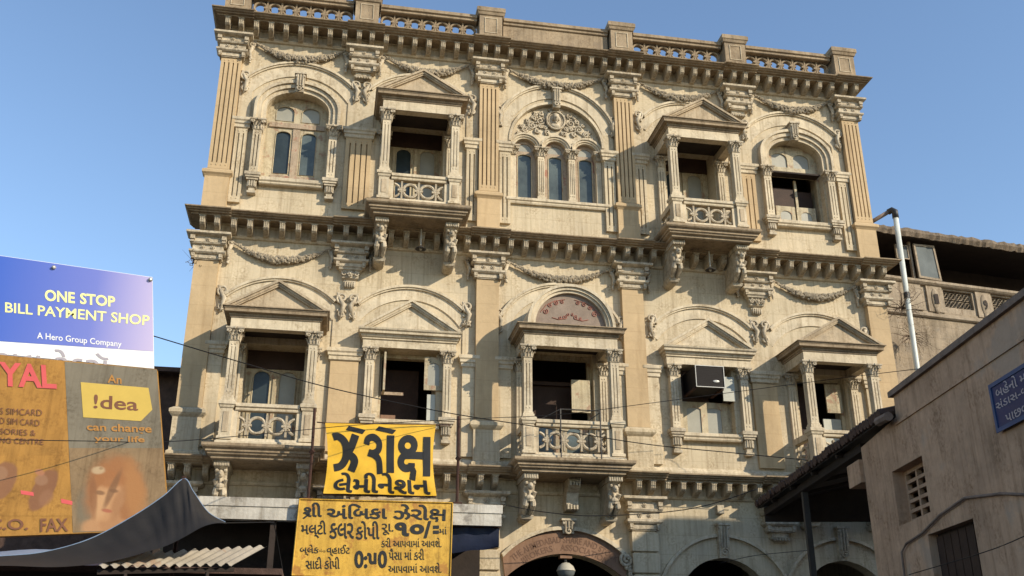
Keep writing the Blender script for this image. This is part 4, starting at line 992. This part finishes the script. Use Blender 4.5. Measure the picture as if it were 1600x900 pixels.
# vent window with concrete slats
vh = []
for k in range(5):
    z = wn[2] + .07 + k * .118
    for y0, y1 in ((wn[0] + .05, wn[0] + .17), (wn[0] + .22, wn[0] + .56), (wn[0] + .61, wn[1] - .05)): vh.append([(y0, z), (y1, z), (y1, z + .078), (y0, z + .078)])
yz_plate([sq(wn)] + vh, .15, .21, 'vent_window', 'plaster')
B().box(.5, .55, wn[0] - .2, wn[1] + .2, wn[2] - .2, wn[3] + .2).obj('dark_lining', 'inside', G)
B().box(.12, .2, rc[0], rc[1], rc[2], rc[3]).obj('boarded_door', 'darkwood', G)
for k in range(6): B().box(.09, .119, rc[0] + .02 + k * .195, rc[0] + .195 + k * .195, rc[2], rc[3] - .03).obj('plank', 'wood_brown', G)
yz_plate([[(13.46, 4.25), (13.95, 4.25), (13.95, 4.56), (13.46, 4.56)]], -.05, .25, 'beam_end', 'plaster')
# pipe along the wall
B().tube([(-.03, 1.2, 2.3), (-.03, 8.0, 3.05), (-.03, 9.8, 3.42), (-.03, 10.6, 3.52), (-.03, 11.25, 3.45), (-.03, 11.8, 3.33), (-.03, 12.3, 3.28), (-.03, 12.48, 3.2), (-.03, 12.5, 2.8), (-.03, 12.5, .6)], .015, 6).obj('conduit', 'plaster_edge', G, True)
# shed: open tiled lean-to running on towards the facade
E0, E1, EZ = 12.2, 18.75, 4.83; SL = math.tan(R(13))
b = B(); b.add([(-.12, E0, EZ - .04), (3.6, E0, EZ - .04 + 3.7 * SL), (3.6, E1, EZ - .04 + 3.7 * SL), (-.12, E1, EZ - .04), (-.12, E0, EZ), (3.6, E0, EZ + 3.7 * SL), (3.6, E1, EZ + 3.7 * SL), (-.12, E1, EZ)], [(0, 3, 2, 1), (4, 5, 6, 7), (0, 1, 5, 4), (1, 2, 6, 5), (2, 3, 7, 6), (3, 0, 4, 7)])
sr = b.obj('shed_roof', 'darkwood', G)
k = 0; y = E0
TILE = B().tube([(-.17, 0, .03), (.45, 0, .03 + .62 * SL)], [.062, .05], 7).obj('tmp', 'rooftile'); tme = TILE.data; bpy.data.objects.remove(TILE)
while y < E1:
    for c in range(3): 
        o_ = link('roof_tile', tme, sr, (c * .5 + random.uniform(-.025, .015), y, EZ + c * .5 * SL + random.uniform(-.006, .01)))
    y += .118
b = B(); b.add([(0, E1 - .05, EZ - .28), (3.6, E1 - .05, EZ - .28), (3.6, E1 - .05, EZ + 3.6 * SL), (0, E1 - .05, EZ - .02), (0, E1 - .0, EZ - .28), (3.6, E1 - .0, EZ - .28), (3.6, E1, EZ + 3.6 * SL), (0, E1, EZ - .02)], [(0, 1, 2, 3), (4, 7, 6, 5), (0, 4, 5, 1), (0, 3, 7, 4), (1, 5, 6, 2), (2, 6, 7, 3)]); b.obj('shade_gable', 'darkwood', G)  # added dark sheet, keeps the shade under the shed roof black
for yy in (16.35,): B().box(.02, .11, yy, yy + .09, -.01, EZ - .02).obj('shed_post', 'iron', G)
B().box(.0, .13, 13.46, 18.69, EZ - .16, EZ - .045).obj('shed_beam', 'darkwood', G)
for yy in (14.2, 15.4, 16.6, 17.8): B().tube([(-.1, yy, EZ - .06), (3.5, yy, EZ - .06 + 3.6 * SL)], .04, 5).obj('rafter', 'darkwood', G)
B().tube([(-.14, 12.0, 4.78), (-.14, 12.35, 4.80)], .06, 8).obj('spout', 'plaster_edge', G)
# blue notice on the plaster wall
NS = empty('blue_notice_board', (G.location.x, G.location.y, 0)); NS.rotation_euler.z = -VA; tag(NS, 'blue notice board with white lettering on the plastered wall', 'sign')
yz_plate([[(8.35, 4.0), (9.60, 4.0), (9.60, 4.45), (8.35, 4.45)]], -.045, -.004, 'board', 'sign_blue', NS)
yz_plate([[(8.33, 3.98), (9.62, 3.98), (9.62, 4.47), (8.33, 4.47)], [(8.38, 4.02), (9.58, 4.02), (9.58, 4.43), (8.38, 4.43)]], -.055, -.044, 'board_rim', 'sign_blue_edge', NS)
for body, z0, z1, ya, yb in (('બહેનો માટે', 4.30, 4.42, 9.50, 8.75), ('સંડાસ-બાથરૂમ', 4.165, 4.28, 9.54, 8.5), ('પાછળ છે', 4.03, 4.14, 9.40, 8.75)):
    v, f = text_pts(body, 1, .008); us = [p[0] for p in v]; ws = [p[1] for p in v]; a0, a1, b0, b1 = min(us), max(us), min(ws), max(ws)
    B().add([(-.052, ya + (yb - ya) * (u - a0) / (a1 - a0), z0 + (z1 - z0) * (w_ - b0) / (b1 - b0)) for u, w_ in v], f).obj('lettering', 'greytext_print', NS)
# tall block across the lane, out of the picture to the right: it throws the shade on the ground storey
T_ = empty('tall_house', (10.5, -15.5, 0)); tag(T_, 'tall plain house across the lane to the right', 'building')
B().box(0, 6, 0, 8.0, -.01, 10.2).obj('wall', 'dwall', T_)
B().stack(0, 6, 0, 8, [(.1, 10.2), (.1, 10.32)], back=1).obj('roof', 'oldstone', T_)
for k in range(4): B().box(-.03, -.002, .8 + k * 1.9, 1.8 + k * 1.9, 5.2, 6.8).obj('window', 'darkwood', T_)

# ------------------------------------------------------------------ shops and signs on the left
S = empty('shop_front', (0, 0, 0)); tag(S, 'whitewashed concrete shop canopy over dark shop fronts', 'shop')
B().box(-7.6, -1.52, -1.62, -.32, 4.62, 4.77).obj('canopy_slab', 'whitewash', S); B().box(-7.6, -1.54, -1.60, -1.48, 4.40, 4.62).obj('canopy_fascia', 'whitewash', S)
B().box(-1.66, -1.55, -1.48, -.34, 4.41, 4.62).obj('canopy_end', 'whitewash', S)
for x in (-7.5, -5.6, -3.6): B().box(x, x + .1, -1.5, -1.4, .13, 4.4).obj('post', 'darkwood', S)
B().box(-7.5, -1.75, -.42, -.36, .13, 4.55).obj('shop_shutter', 'darkwood', S)
NT = empty('blue_tarpaulin', (0, 0, 0)); tag(NT, 'dark blue tarpaulin hanging below the whitewashed shop canopy', 'tarpaulin')
vs = []; fs = []; n = 16
for i in range(n + 1):
    x = -2.75 + 1.2 * i / n
    for j, (dy, z) in enumerate(((0, 4.42), (.04, 4.25), (.06, 4.08), (.1, 3.9 + .15 * i / n))): vs.append((x, -1.45 + dy + .015 * math.sin(i * 1.3 + j), z + .01 * math.sin(i * .9 + j * 2)))
for i in range(n):
    for j in range(3): a = i * 4 + j; fs.append((a, a + 1, a + 5, a + 4))
B().add(vs, fs).obj('cloth', 'navy_tarp', NT, True); B().tube([(-2.78, -1.44, 4.395), (-1.53, -1.44, 4.395)], .012, 6).obj('rod', 'rust', NT)
# rusty poles carrying the two signs
for x, zt, lb in ((-4.99, 6.42, 'rusty pole standing at the left edge of the yellow cloth banner'), (-2.35, 6.40, 'rusty pole standing to the right of the yellow cloth banner')):
    p_ = empty('rusty_pole', (x, -1.56, 4.775)); tag(p_, lb, 'pole', 'rusty sign poles'); B().tube([(0, 0, 0), (.01, 0, .8), (0.0, 0, zt - 4.775)], .028, 7).obj('pole', 'rust', p_); B().box(-.09, .09, -.055, .09, .0, .03).obj('base_plate', 'rust', p_)
    B().tube([(-.02, -.01, zt - 5.6), (.03, -.04, zt - 5.55)], .045, 6).obj('clamp', 'rust', p_)
YS = -1.75
SB = empty('yellow_metal_sign', (-3.7, YS, 3.4)); tag(SB, 'yellow metal signboard with black Gujarati lettering below the cloth banner', 'sign')
def rel(o_, par):
    o_.parent = par; o_.matrix_parent_inverse = Matrix.Translation(-par.location); return o_
tl, tr, br, bl = pq(((468, 780), (707, 786), (703, 906), (456, 899)), YS)
def plate_quad(q, d, name, m_, par):
    b = B(); b.add([p for p in q] + [p + Vector((0, d, 0)) for p in q], [(0, 1, 2, 3), (7, 6, 5, 4), (0, 4, 5, 1), (1, 5, 6, 2), (2, 6, 7, 3), (3, 7, 4, 0)]); return rel(b.obj(name, m_), par)
plate_quad([tl, tr, br, bl], .03, 'sheet', 'sign_yellow', SB)
b = B(); e_ = Vector((0, -.012, 0))
for a, c in ((tl, tr), (tr, br), (br, bl), (bl, tl)): b.tube([a + e_, c + e_], .013, 4)
rel(b.obj('rim', 'sign_yellow'), SB)
def ksha(w_=.13):
    lp = [(.30 + .2 * math.cos(t * PI / 9), .76 + .19 * math.sin(t * PI / 9)) for t in range(18)]
    lo = curve_pts([(.46, .62), (.28, .54), (.12, .42), (.10, .26), (.22, .16), (.40, .20), (.42, .30)], 6)
    return merge([stroke(lp, w_, True), stroke(lo, w_), stroke([(.38, .24), (.47, .08), (.42, -.14)], w_ * .9), stroke([(.2, .50), (.85, .50)], w_), stroke([(.86, 1.0), (.86, -.04)], w_ * 1.1)])
def tcomb(items):
    """glyph runs side by side: strings or ready outlines (1 unit tall)"""
    parts = []; x = 0
    for it in items:
        v, f = text_pts(it[0], 1, it[1]) if isinstance(it[0], str) else it[0]
        u0_ = min(p[0] for p in v); u1 = max(p[0] for p in v)
        if isinstance(it[0], str): v = [(p[0] - u0_ + x, p[1]) for p in v]; x += u1 - u0_ + it[2]
        else: s_ = it[1]; v = [((p[0] - u0_) * s_ + x, p[1] * s_) for p in v]; x += (u1 - u0_) * s_ + it[2]
        parts.append((v, f))
    return merge(parts)
def sign_text(vf, rect, Y, m_, par, name='lettering', thick=.004): return rel(lay(name, vf, pq(rect, Y), m_, None, thick), par)
K = ksha(.17)
TX = lambda s, o_=.012: text_pts(s, 1, o_)
shri = tcomb([('શી', .02, 0)]); shri = merge([shri, stroke([(.0, -.12), (.34, .2)], .10)])
Yt = YS - .005
sign_text(shri, (473, 785, 503, 811), Yt, 'paint_black', SB)
sign_text(TX('અંિબકા', .022), (511, 787, 605, 811), Yt, 'paint_black', SB)
sign_text(tcomb([('ઝેરો', .024, .03), (K, .68, 0)]), ((615, 787), (697, 790), (696, 816), (614, 813)), Yt, 'paint_black', SB)
sign_text(TX('મલ્ટી', .012), (471, 813, 510, 841), Yt, 'paint_black', SB); sign_text(TX('કલર', .014), (515, 817, 553, 842), Yt, 'paint_black', SB); sign_text(TX('કોપી', .014), (556, 814, 593, 843), Yt, 'paint_black', SB)
sign_text(TX('રૂા.', .006), (597, 818, 615, 836), Yt, 'paint_black', SB); sign_text(TX('૧૦', .04), (617, 816, 663, 838), Yt, 'paint_black', SB)
sign_text(TX('/', .03), (662, 814, 674, 841), Yt, 'paint_black', SB); sign_text(TX('=', .03), (677, 821, 686, 834), Yt, 'paint_black', SB); sign_text(TX('માં', .004), (687, 823, 698, 835), Yt, 'paint_black', SB)
sign_text(TX('કરી આપવામાં આવશે.', .002), (596, 840, 690, 855), Yt, 'paint_black', SB)
sign_text(TX('બ્લેક', .004), (469, 851, 498, 868), Yt, 'paint_black', SB); sign_text(TX('એન્ડ', .0), (499, 858, 509, 864), Yt, 'paint_black', SB); sign_text(TX('વ્હાઈટ', .004), (511, 851, 547, 869), Yt, 'paint_black', SB)
sign_text(TX('સાદી કોપી', .006), (478, 870, 531, 889), Yt, 'paint_black', SB); sign_text(TX('0:૫0', .03), (554, 860, 605, 888), Yt, 'paint_black', SB)
sign_text(TX('પૈસા માં કરી', .004), (608, 857, 663, 875), Yt, 'paint_black', SB); sign_text(TX('આપવામાં આવશે.', .004), (607, 879, 690, 895), Yt, 'paint_black', SB)
# cloth banner, slightly bellied, hung between the poles
CB = empty('yellow_cloth_banner', (-3.8, YS, 4.9)); tag(CB, 'bright yellow cloth banner with large black Gujarati lettering tied between poles', 'banner')
cq = pq(((508, 661), (681, 664), (682, 775), (505, 771)), -1.62)
def cloth_y(a, c): return .035 * math.sin(PI * a) * math.sin(PI * c) + .014 * math.sin(a * 9 + c * 4) * c + .01 * math.sin(a * 23 - c * 9) * (c - .2) + .012 * math.sin(c * 7 + a * 3)
def cloth_pt(a, c):
    pinch = .03 * math.sin(PI * c); a2 = pinch + a * (1 - 2 * pinch)
    p = (cq[0] * (1 - a2) + cq[1] * a2) * (1 - c) + (cq[3] * (1 - a2) + cq[2] * a2) * c; return p + Vector((0, -cloth_y(a, c) - .01, -.012 * math.sin(PI * a) * (1 - c)))
vs = []; fs = []; NA, NC = 44, 28
for i in range(NA + 1):
    for j in range(NC + 1): vs.append(cloth_pt(i / NA, j / NC))
for i in range(NA):
    for j in range(NC): a = i * (NC + 1) + j; fs.append((a, a + 1, a + NC + 2, a + NC + 1))
rel(B().add(vs, fs).obj('cloth', 'cloth_yellow', None, True), CB)
def cloth_text(vf, a0, a1, c0, c1):
    v, f = vf; us = [p[0] for p in v]; ws = [p[1] for p in v]; u0_, u1, w0, w1 = min(us), max(us), min(ws), max(ws)
    pts = []
    for u, w_ in v: pts.append(cloth_pt(a0 + (a1 - a0) * (u - u0_) / (u1 - u0_), c1 + (c0 - c1) * (w_ - w0) / (w1 - w0)) + Vector((0, -.009, 0)))
    import bmesh
    rel(B().add(pts, f).obj('lettering', 'cloth_black'), CB)
def subdiv_stroke(pts, n=6):
    out = []
    for a, c in zip(pts, pts[1:]): out += [(a[0] + (c[0] - a[0]) * k / n, a[1] + (c[1] - a[1]) * k / n) for k in range(n)]
    return out + [pts[-1]]
# big letters drawn as broad brush strokes
W_ = .20
zha = merge([stroke(curve_pts([(.02, .90), (.16, .92), (.30, .80), (.36, .60), (.34, .34), (.22, .14), (.04, .08)], 6), W_), stroke(curve_pts([(.34, .42), (.48, .62), (.62, .98)], 6), W_), stroke(curve_pts([(.34, .46), (.50, .40), (.58, .26), (.50, .0)], 6), W_)])
ra = stroke(curve_pts([(.02, .80), (.08, .96), (.28, 1.0), (.46, .86), (.44, .66), (.26, .56), (.10, .58), (.30, .52), (.46, .36), (.50, .0)], 7), W_)
bar = stroke(subdiv_stroke([(.08, 1.02), (.08, -.02)]), W_ * 1.15)
flag = merge([stroke(subdiv_stroke([(0, .14), (.34, 0)], 4), .17)])
cloth_text(zha, .05, .30, .14, .70); cloth_text(ra, .34, .52, .14, .72); cloth_text(bar, .555, .625, .16, .70); cloth_text(ksha(.20), .66, .965, .15, .80)
cloth_text(flag, .18, .36, .035, .15); cloth_text(flag, .45, .64, .03, .14)
cloth_text(TX('લેમીનેશન', .022), .08, .95, .70, .985)
B_ = B(); B_.tube([cq[0] + Vector((-.15, 0, .01)), cq[0], cq[1], cq[1] + Vector((.28, .05, .02))], .012, 5); rel(B_.obj('top_cord', 'rust'), CB)
B_ = B(); B_.tube([cq[3] + Vector((0, .04, -.01)), cq[2] + Vector((0, .04, -.01))], .02, 5); rel(B_.obj('bottom_batten', 'rust'), CB)

# billboards
YB = -5.0
BB = empty('orange_billboard', (-8.5, YB, 3.3)); tag(BB, 'large faded orange billboard with telephone advertisement above the dark awning', 'billboard')
tl, tr, br, bl = pq(((-260, 530), (245, 577), (264, 828), (-260, 848)), YB); plate_quad([tl, tr, br, bl], .12, 'board', 'orange_print', BB)
def lay_poly(pts, m_, par, Y, d, name='print'):
    P = [at(x, y, Y - d) for x, y in pts]; b = B(); b.prism([[(p.x, p.z) for p in P]], Y - d, Y - d + .0015); return rel(b.obj(name, m_), par)
lay_poly([(101, 565), (245, 577.5), (263.5, 827), (114, 832)], 'grey_print', BB, YB, .003, 'grey_panel')
lay_poly([(126, 597), (232, 606), (238, 640), (220, 658), (130, 652)], 'yellow_print', BB, YB, .008, 'yellow_tag')
def btext(s, quad, m_, par=BB, Y=YB, d=.011, off=.02): sign_text(TX(s, off), quad, Y - d, m_, par, 'lettering', .001)
btext('!dea', ((147, 616), (216, 622), (216, 642), (146, 638)), 'brown_print', off=.014)
btext('An', ((168, 585), (190, 587), (190, 600), (168, 598)), 'orange_dim'); btext('can change', ((135, 661), (237, 664), (237, 680), (136, 676)), 'orange_dim'); btext('your life', ((147, 680), (226, 682), (226, 694), (148, 692)), 'orange_dim')
btext('ROYAL', ((-66, 560), (86, 571), (89, 608), (-68, 600)), 'red_print', off=.03)
for s_, q in (('S SIMCARD', ((0, 637), (66, 640), (66, 650), (0, 647))), ('D SIM CARD', ((0, 652), (62, 656), (62, 666), (0, 662))), ('SORIES &', ((0, 669), (56, 672), (56, 681), (0, 678))), ('NG CENTRE', ((0, 683), (68, 686), (68, 695), (0, 692)))): btext(s_, q, 'brown_print', off=.0)
btext('P.C.O.', ((-42, 810), (44, 811), (44, 828), (-42, 828)), 'brown_print'); btext('FAX', ((63, 810), (106, 810), (107, 830), (63, 831)), 'brown_print')
def rr(cx, cy, w_, h, ang, n=24, p=3.2):
    out = []
    for k in range(n):
        t = 2 * PI * k / n; c_, s_ = math.cos(t), math.sin(t); x = w_ * math.copysign(abs(c_) ** (2 / p), c_); y = h * math.copysign(abs(s_) ** (2 / p), s_); a = R(ang); out.append((cx + x * math.cos(a) - y * math.sin(a), cy + x * math.sin(a) + y * math.cos(a)))
    return out
for q in (((32, 766), (52, 769), (53, 775), (33, 772)), ((95, 779), (113, 783), (113, 789), (96, 786))): lay_poly(q, 'red_print', BB, YB, .007, 'stripe')
# faded printed pictures: soft-edged shapes in the ink
def print_mat(name, base, shapes):
    m_ = mat(name, base, .16, rough=.5, streak=.36, bump=.12, scale=2.); t_ = m_.node_tree; N_ = t_.nodes; L_ = t_.links; b2 = N_['Principled BSDF']
    src = b2.inputs['Base Color'].links[0].from_socket; tc_ = N_.new('ShaderNodeTexCoord'); nz_ = N_.new('ShaderNodeTexNoise'); nz_.inputs['Scale'].default_value = 7; L_.new(tc_.outputs['Object'], nz_.inputs['Vector'])
    for (px_, py_, wx, wy, ang, colr, soft, amt) in shapes:
        c_ = at(px_, py_, YB); k_ = (at(px_ + 1, py_, YB) - c_).x
        mp_ = N_.new('ShaderNodeMapping'); mp_.vector_type = 'TEXTURE'; mp_.inputs['Location'].default_value = (c_.x, YB, c_.z); mp_.inputs['Rotation'].default_value = (0, R(ang), 0); mp_.inputs['Scale'].default_value = (wx * k_, 10, wy * k_)
        L_.new(tc_.outputs['Object'], mp_.inputs[0]); ln = N_.new('ShaderNodeVectorMath'); ln.operation = 'LENGTH'; L_.new(mp_.outputs[0], ln.inputs[0])
        ad = N_.new('ShaderNodeMath'); ad.operation = 'MULTIPLY_ADD'; ad.inputs[1].default_value = .35; L_.new(nz_.outputs[0], ad.inputs[0]); L_.new(ln.outputs['Value'], ad.inputs[2])
        mr_ = N_.new('ShaderNodeMapRange'); mr_.interpolation_type = 'SMOOTHSTEP'; mr_.inputs[1].default_value = 1.17 - soft; mr_.inputs[2].default_value = 1.17 + soft; mr_.inputs[3].default_value = amt; mr_.inputs[4].default_value = 0; L_.new(ad.outputs[0], mr_.inputs[0])
        mx = N_.new('ShaderNodeMix'); mx.data_type = 'RGBA'; L_.new(mr_.outputs[0], mx.inputs[0]); L_.new(src, mx.inputs[6]); mx.inputs[7].default_value = colr + (1,); src = mx.outputs[2]
    L_.new(src, b2.inputs['Base Color'])
SK, HR, DK = (.42, .22, .10), (.30, .125, .045), (.17, .085, .04)
print_mat('face_print', (.25, .165, .085), [(135, 790, 16, 34, 0, (.16, .13, .085), .4, .8), (180, 770, 46, 62, -8, HR, .22, .9), (212, 775, 16, 58, -18, (.36, .17, .06), .4, .7), (170, 826, 44, 18, 4, SK, .2, .9), (172, 812, 17, 22, 0, (.36, .18, .08), .25, .9),
    (168, 781, 24, 34, 10, SK, .14, .95), (157, 790, 12, 22, 8, (.50, .29, .14), .5, .6), (185, 786, 9, 26, 12, (.31, .15, .065), .4, .8), (156, 770, 8, 3.5, 8, DK, .4, .8), (178, 767, 7, 3, 8, DK, .4, .8), (168, 784, 3.2, 9, 10, (.34, .17, .08), .5, .7), (167, 798, 8.5, 3, 8, (.33, .10, .055), .4, .85),
    (170, 748, 26, 14, 6, HR, .3, .9), (176, 764, 5.5, 32, 16, DK, .4, .75), (146, 776, 6, 34, -10, (.22, .095, .04), .4, .8), (154, 735, 10, 6.5, 0, (.46, .34, .20), .35, .75), (158, 732, 3, 2.4, 0, (.26, .16, .08), .4, .8)])
print_mat('phone_print', (.40, .20, .042), [(68, 765, 17, 36, 20, (.20, .088, .045), .10, .9), (65, 750, 11, 9, 20, (.27, .14, .075), .2, .9), (72, 778, 10, 14, 20, (.25, .12, .06), .3, .8), (62, 738, 8, 5, 20, (.36, .15, .09), .3, .7), (2, 752, 22, 34, 18, (.22, .10, .05), .10, .9), (0, 740, 12, 12, 18, (.28, .15, .08), .2, .8)])
# picture panels
lay_poly([(-30, 712), (107.5, 712), (113.5, 806), (-30, 806)], 'phone_print', BB, YB, .004, 'telephone_picture')
lay_poly([(108, 700), (254, 700), (263, 826.5), (114, 831)], 'face_print', BB, YB, .005, 'face_picture')
# frame behind
for x in (-11.8, -9.6, -7.3): rel(B().box(x, x + .08, YB + .13, YB + .21, 3.15, 5.7).obj('post', 'rust'), BB)
BN = empty('blue_banner', (-8.5, YB, 5.9)); tag(BN, 'blue and lilac banner with yellow English lettering above the orange billboard', 'banner')
YN = YB + .22
tl, tr, br, bl = pq(((-260, 362), (238, 433), (240.5, 576), (-260, 528)), YN); plate_quad([tl, tr, br, bl], .03, 'sheet', 'white_print', BN)
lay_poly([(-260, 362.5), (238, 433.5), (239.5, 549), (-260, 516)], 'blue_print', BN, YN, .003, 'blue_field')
btext('ONE', ((70, 452), (117, 456.7), (117, 474.3), (70, 470)), 'lemon_print', BN, YN, .006, .03); btext('STOP', ((125, 457.5), (180, 463), (180, 480), (125, 475)), 'lemon_print', BN, YN, .006, .03); btext('BILL PAYMENT SHOP', ((8, 472), (234, 493), (233, 509), (8, 488)), 'lemon_print', BN, YN, .006, .016)
btext('A Hero Group Company', ((58, 519), (190, 533), (190, 545), (58, 532)), 'white_print', BN, YN, .006, .01)
btext('રોયલ ટેડસૅ', ((-40, 536), (172, 552), (172, 590), (-40, 574)), 'greytext_print', BN, YN, .004, .01)
for q in ((84, 418), (235, 437)): p = at(q[0], q[1], YN - .01); b = B(); b.ball(p, .035, 8, 5); rel(b.obj('fixing', 'silver'), BN)

# roadside stall row under the billboards, tent cloth and tarpaulins
ST = empty('stall_row', (-9, -4, 0)); tag(ST, 'dark roadside stalls below the orange billboard', 'stall')
rel(B().box(-14, -5.4, -4.9, -2.2, -.005, 3.12).obj('body', 'darkwood'), ST); rel(B().box(-14, -5.2, -5.1, -2.1, 3.12, 3.2).obj('roof', 'rooftile'), ST)
TN = empty('tent_awning', (-7, -6.4, 3)); tag(TN, 'dark grey tent awning rising to a point in front of the billboard', 'awning')
topc = curve_pts([(-120, 876), (0, 869), (70, 862), (140, 842), (205, 808), (255, 775), (287, 748), (302, 768), (325, 800), (352, 816)], 8)
botc = curve_pts([(-120, 888), (0, 884), (90, 886), (170, 878), (230, 862), (262, 852), (290, 838), (315, 824), (335, 818), (353, 817.5)], 8)
n = len(topc); vs = []; fs = []; NJ = 8
for i in range(n):
    a = Vector(at(topc[i][0], topc[i][1], -6.1)); c = Vector(at(botc[i][0], botc[i][1], -6.9))
    for j in range(NJ + 1):
        t = j / NJ; p = a.lerp(c, t); p.y += .12 * math.sin(PI * t); fo = (.035 * math.sin(i * .55 + 2.2 * t) + .018 * math.sin(i * 1.7 - 3 * t)) * math.sin(PI * t) ** .6; p.y += fo; p.z += fo * .35; vs.append(p)
for i in range(n - 1):
    for j in range(NJ): q = i * (NJ + 1) + j; fs.append((q, q + 1, q + NJ + 2, q + NJ + 1))
rel(B().add(vs, fs).obj('cloth', 'tent_cloth', None, True), TN)
b = B(); b.tube([at(x, y, -6.1) for x, y in topc], .007, 5); rel(b.obj('hem', 'blue_tarp'), TN)
pk = at(287, 748, -6.08); rel(B().tube([(pk.x, -6.08, 0), (pk.x, -6.08, pk.z + .03)], .03, 6).obj('pole', 'rust'), TN)
b = B(); b.tube([at(353, 817, -6.5), Vector((-5.35, -5.4, 3.78)), Vector((-5.2, -4.9, 3.2))], .008, 4); rel(b.obj('guy_rope', 'wire'), TN)
BT = empty('pale_tarpaulin', (-9, -5.4, 3.2)); tag(BT, 'pale blue tarpaulin edge showing above the dark tent awning', 'tarpaulin')
vs = []; fs = []
for i in range(25):
    x = -11.5 + i * .2
    for j, (y, z) in enumerate(((-5.12, 3.28), (-5.6, 3.30), (-6.05, 3.14))): vs.append((x, y, z + .03 * math.sin(i * .8 + j) - (.0 if x < -8 else (x + 8) * .06)))
for i in range(24):
    for j in range(2): q = i * 3 + j; fs.append((q, q + 1, q + 4, q + 3))
rel(B().add(vs, fs).obj('cloth', 'blue_tarp', None, True), BT)
CS = empty('corrugated_sheet', (-6.2, -5.2, 3.2)); tag(CS, 'corrugated tin sheet roof sticking out beside the dark tent', 'roof sheet')
q = [at(190, 866, -6.3), at(418, 853, -5.6), at(365, 882, -6.6), at(150, 886, -7.0)]
vs = []; fs = []; NX = 64
for i in range(NX + 1):
    a = i / NX
    for j in range(3):
        c = j / 2; p = (q[0] * (1 - a) + q[1] * a) * (1 - c) + (q[3] * (1 - a) + q[2] * a) * c; vs.append(p + Vector((0, 0, .022 * math.sin(a * 2 * PI * 13))))
for i in range(NX):
    for j in range(2): k = i * 3 + j; fs.append((k, k + 1, k + 4, k + 3))
rel(B().add(vs, fs).obj('sheet', 'tin', None, True), CS); rel(B().tube([q[3] + Vector((0, .1, -.05)), q[2] + Vector((0, .1, -.05))], .03, 5).obj('batten', 'darkwood'), CS)
for f_ in (.2, .8):
    p = q[3].lerp(q[2], f_); rel(B().tube([(p.x, p.y + .1, 0), (p.x, p.y + .1, p.z - .05)], .025, 5).obj('prop', 'darkwood'), CS)

# ------------------------------------------------------------------ overhead wires
def wire(pts, label, r_=.011):
    W0 = [Vector(at(x, y, Y)) for x, y, Y in pts]; P = []
    for i in range(len(W0) - 1):
        p0, p1, p2, p3 = W0[max(0, i - 1)], W0[i], W0[i + 1], W0[min(len(W0) - 1, i + 2)]
        for k in range(8):
            t = k / 8; P.append(.5 * ((2 * p1) + (-p0 + p2) * t + (2 * p0 - 5 * p1 + 4 * p2 - p3) * t * t + (-p0 + 3 * p1 - 3 * p2 + p3) * t ** 3))
    P.append(W0[-1]); b = B(); b.tube(P, r_ * .78, 4); o_ = b.obj('overhead_wire', 'wire'); tag(o_, label, 'wire', 'overhead wires')
wire([(200, 512, -4.6), (240, 525, -4.3), (390, 570, -3.2), (520, 607, -2.6), (700, 645, -1.9), (860, 670, -1.5), (1010, 694, -1.3), (1150, 708, -1.2), (1262, 719, -1.15)], 'black cable sloping down across the facade from the blue banner to the right balcony', .012)
wire([(-60, 686, -6), (130, 689, -5.4), (262, 690, -4.6), (420, 677, -3.5), (560, 664, -2.4), (720, 655, -1.7), (870, 648, -1.4), (1000, 632, -1.4), (1250, 599, -1.8), (1420, 578, -4), (1660, 552, -9)], 'long thin wire from the orange billboard across the facade to the plastered wall', .008)
wire([(785, 788, -1.3), (850, 800, -1.2), (930, 806, -1.1), (1040, 800, -1.0), (1110, 788, -.9), (1183, 764, -.62)], 'sagging wire below the middle balcony', .011)
wire([(1600, 838, -12.4), (1540, 862, -11.4), (1420, 898, -9.9)], 'thin cable in front of the boarded door of the plastered building', .006)
wire([(1125, 880, -1.0), (1180, 868, -1.1), (1262, 860, -2.2)], 'thin wire tied to the shed post over the shaded arch', .007)
